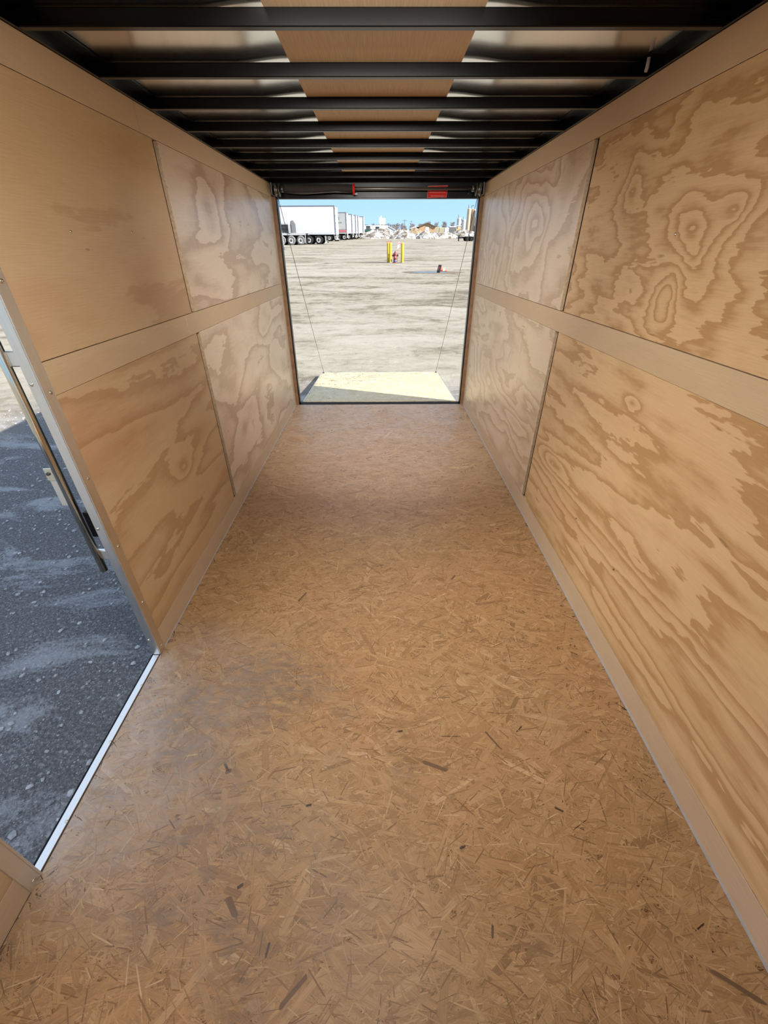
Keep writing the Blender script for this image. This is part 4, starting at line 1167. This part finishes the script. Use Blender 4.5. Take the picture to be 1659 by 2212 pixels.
silo(41.15, 240, 0.95, 5.8, M_SILOW, 'small pale silo next to the tall tan group', S2, [(-2.3, -0.3, 0.75), (-1.7, -0.4, 0.55), (-0.9, -0.6, -0.3), (-0.6, -0.6, 0.1), (-0.5, -0.6, 1.4)], 0.3)
tk = empty('tank', at(46.9, 226, GB)); tag(tk, 'dark grey rounded tank at the foot of the tall silos', 'tank')
MB().lathe([(1.0, 0), (1.05, 2.4), (0.9, 3.2), (0.5, 3.7), (0, 3.8)], 20).build('shell', M_CARGREY, tk)
MB().box(-1.1, 1.1, -1.12, -1.06, 0.9, 1.7).build('white_panel', M_SIGN, tk)

cg = empty('hopper_car', at(30.25, 200, GB)); tag(cg, 'grey rail hopper with a snowy top left of the small silos', 'rail car')
MB().prism([(-1.3, 1.0), (-0.9, 0.5), (0.9, 0.5), (1.3, 1.0), (1.3, 2.75), (-1.3, 2.75)], 0, 4).build('hopper_body', M_CARGREY, cg)
MB().box(-1.35, 1.35, -0.05, 4.05, 2.75, 3.05).build('snow_top', M_SNOWROOF, cg)
for wx in (-0.8, 0.8):
    wheel(cg, wx, -0.1, 0.42, 0.42, 0.2)
yl = empty('loader', at(32.85, 201, GB)); tag(yl, 'dull yellow loader beside the grey rail hopper', 'machine')
MB().bevbox(-1.1, 1.1, 0, 2, 0.7, 2.2, 0.05).build('body', M_CARYEL, yl)
MB().bevbox(-0.5, 0.7, 0.2, 1.8, 2.2, 3.1, 0.05).build('cab', M_SILO, yl)
MB().box(-0.9, 1.0, 0.1, 1.9, 3.1, 3.3).build('snow_top', M_SNOWROOF, yl)
for wx in (-0.75, 0.75):
    wheel(yl, wx, -0.2, 0.55, 0.55, 0.3)
def cont(x, y, w, h, mat, label):
    r = empty('container', at(x, y, GB)); tag(r, label, 'container', 'containers behind the snow banks')
    MB().bevbox(-w / 2, w / 2, 0, 2.2, 0.0, h, 0.03).build('box_body', mat, r)
    b = MB()
    for i in range(6):
        b.box(-w / 2 + (i + 0.3) * w / 6, -w / 2 + (i + 0.6) * w / 6, -0.04, 0.0, 0.3, h - 0.15)
    b.build('ribbing', mat, r)
cont(23.7, 200, 1.8, 2.72, M_CARTAN, 'beige container right of the tan building')
cont(25.75, 200, 2.0, 2.65, M_CARTAN, 'yellowish beige container in the middle of the three')
cont(27.85, 200, 1.8, 2.60, M_SIGN, 'white container beside the grey rail hopper')
mc = empty('hopper_car', at(42.6, 212, GB)); tag(mc, 'brownish hopper in front of the leftmost tall silo', 'rail car')
MB().prism([(-1.2, 1.0), (-0.8, 0.5), (0.8, 0.5), (1.2, 1.0), (1.2, 3.3), (-1.2, 3.3)], 0, 3).build('hopper_body', M_POLE, mc)
for wx in (-0.8, 0.8):
    wheel(mc, wx, -0.1, 0.42, 0.42, 0.2)

# bare trees along the horizon
def tree_mesh(seed, conifer=False):
    rr = random.Random(seed)
    b = MB()
    b.tube([(0, 0, 0), (0.1, 0, 3.0), (0, 0, 6.0)], 0.2, 5, False, [0.22, 0.16, 0.07])
    if conifer:
        for k_ in range(9):
            z = 1.0 + k_ * 0.85
            b.lathe([(1.5 * (1 - k_ / 10), z), (0.2, z + 1.2)], 9, 'z', (0, 0, 0), False)
        return b
    for i in range(26):
        z = rr.uniform(1.2, 5.6); a = rr.uniform(0, 6.28); l = rr.uniform(1.2, 2.4) * (1 - z / 11)
        e_ = Vector((math.cos(a) * l, math.sin(a) * l, z + l * rr.uniform(0.5, 1.2)))
        b.tube([(0, 0, z), tuple(e_)], 0.07, 4, False, [0.09, 0.04])
        for j in range(5):
            f_ = Vector((0, 0, z)).lerp(e_, rr.uniform(0.35, 1.0))
            d_ = Vector((rr.uniform(-1, 1), rr.uniform(-1, 1), rr.uniform(0.2, 1.3)))
            b.tube([tuple(f_), tuple(f_ + d_ * rr.uniform(0.5, 0.9))], 0.045, 3, False, [0.06, 0.035])
    return b
protos = []
TG = 'leafless trees along the horizon'
trr = random.Random(8)
tree_spots = []
for k_ in range(7):
    x_ = -16.0 + k_ * 0.95
    while x_ < 66:
        tree_spots.append((x_ + trr.uniform(-0.4, 0.4), 396 + 7.5 * k_))
        x_ += 6.8
mesh_src = []
for i, (tx, ty) in enumerate(tree_spots):
    if len(mesh_src) < 3:
        b = tree_mesh(100 + len(mesh_src), len(mesh_src) == 3)
        o = b.build('bare_tree', M_BARK)
        mesh_src.append(o)
    else:
        o = mesh_src[trr.choice((0, 1, 2))].copy()
        scene.collection.objects.link(o)
    s = trr.uniform(0.75, 1.12) * (1.0 + 0.14 * (tx > 38))
    o.matrix_world = at(tx, ty, GB, trr.uniform(0, 6.28)) @ Matrix.Diagonal((s * 1.15, s * 1.15, s, 1))
    tag(o, 'leafless grey tree in the distant row on the horizon', 'tree', TG)

scene.render.film_transparent = False
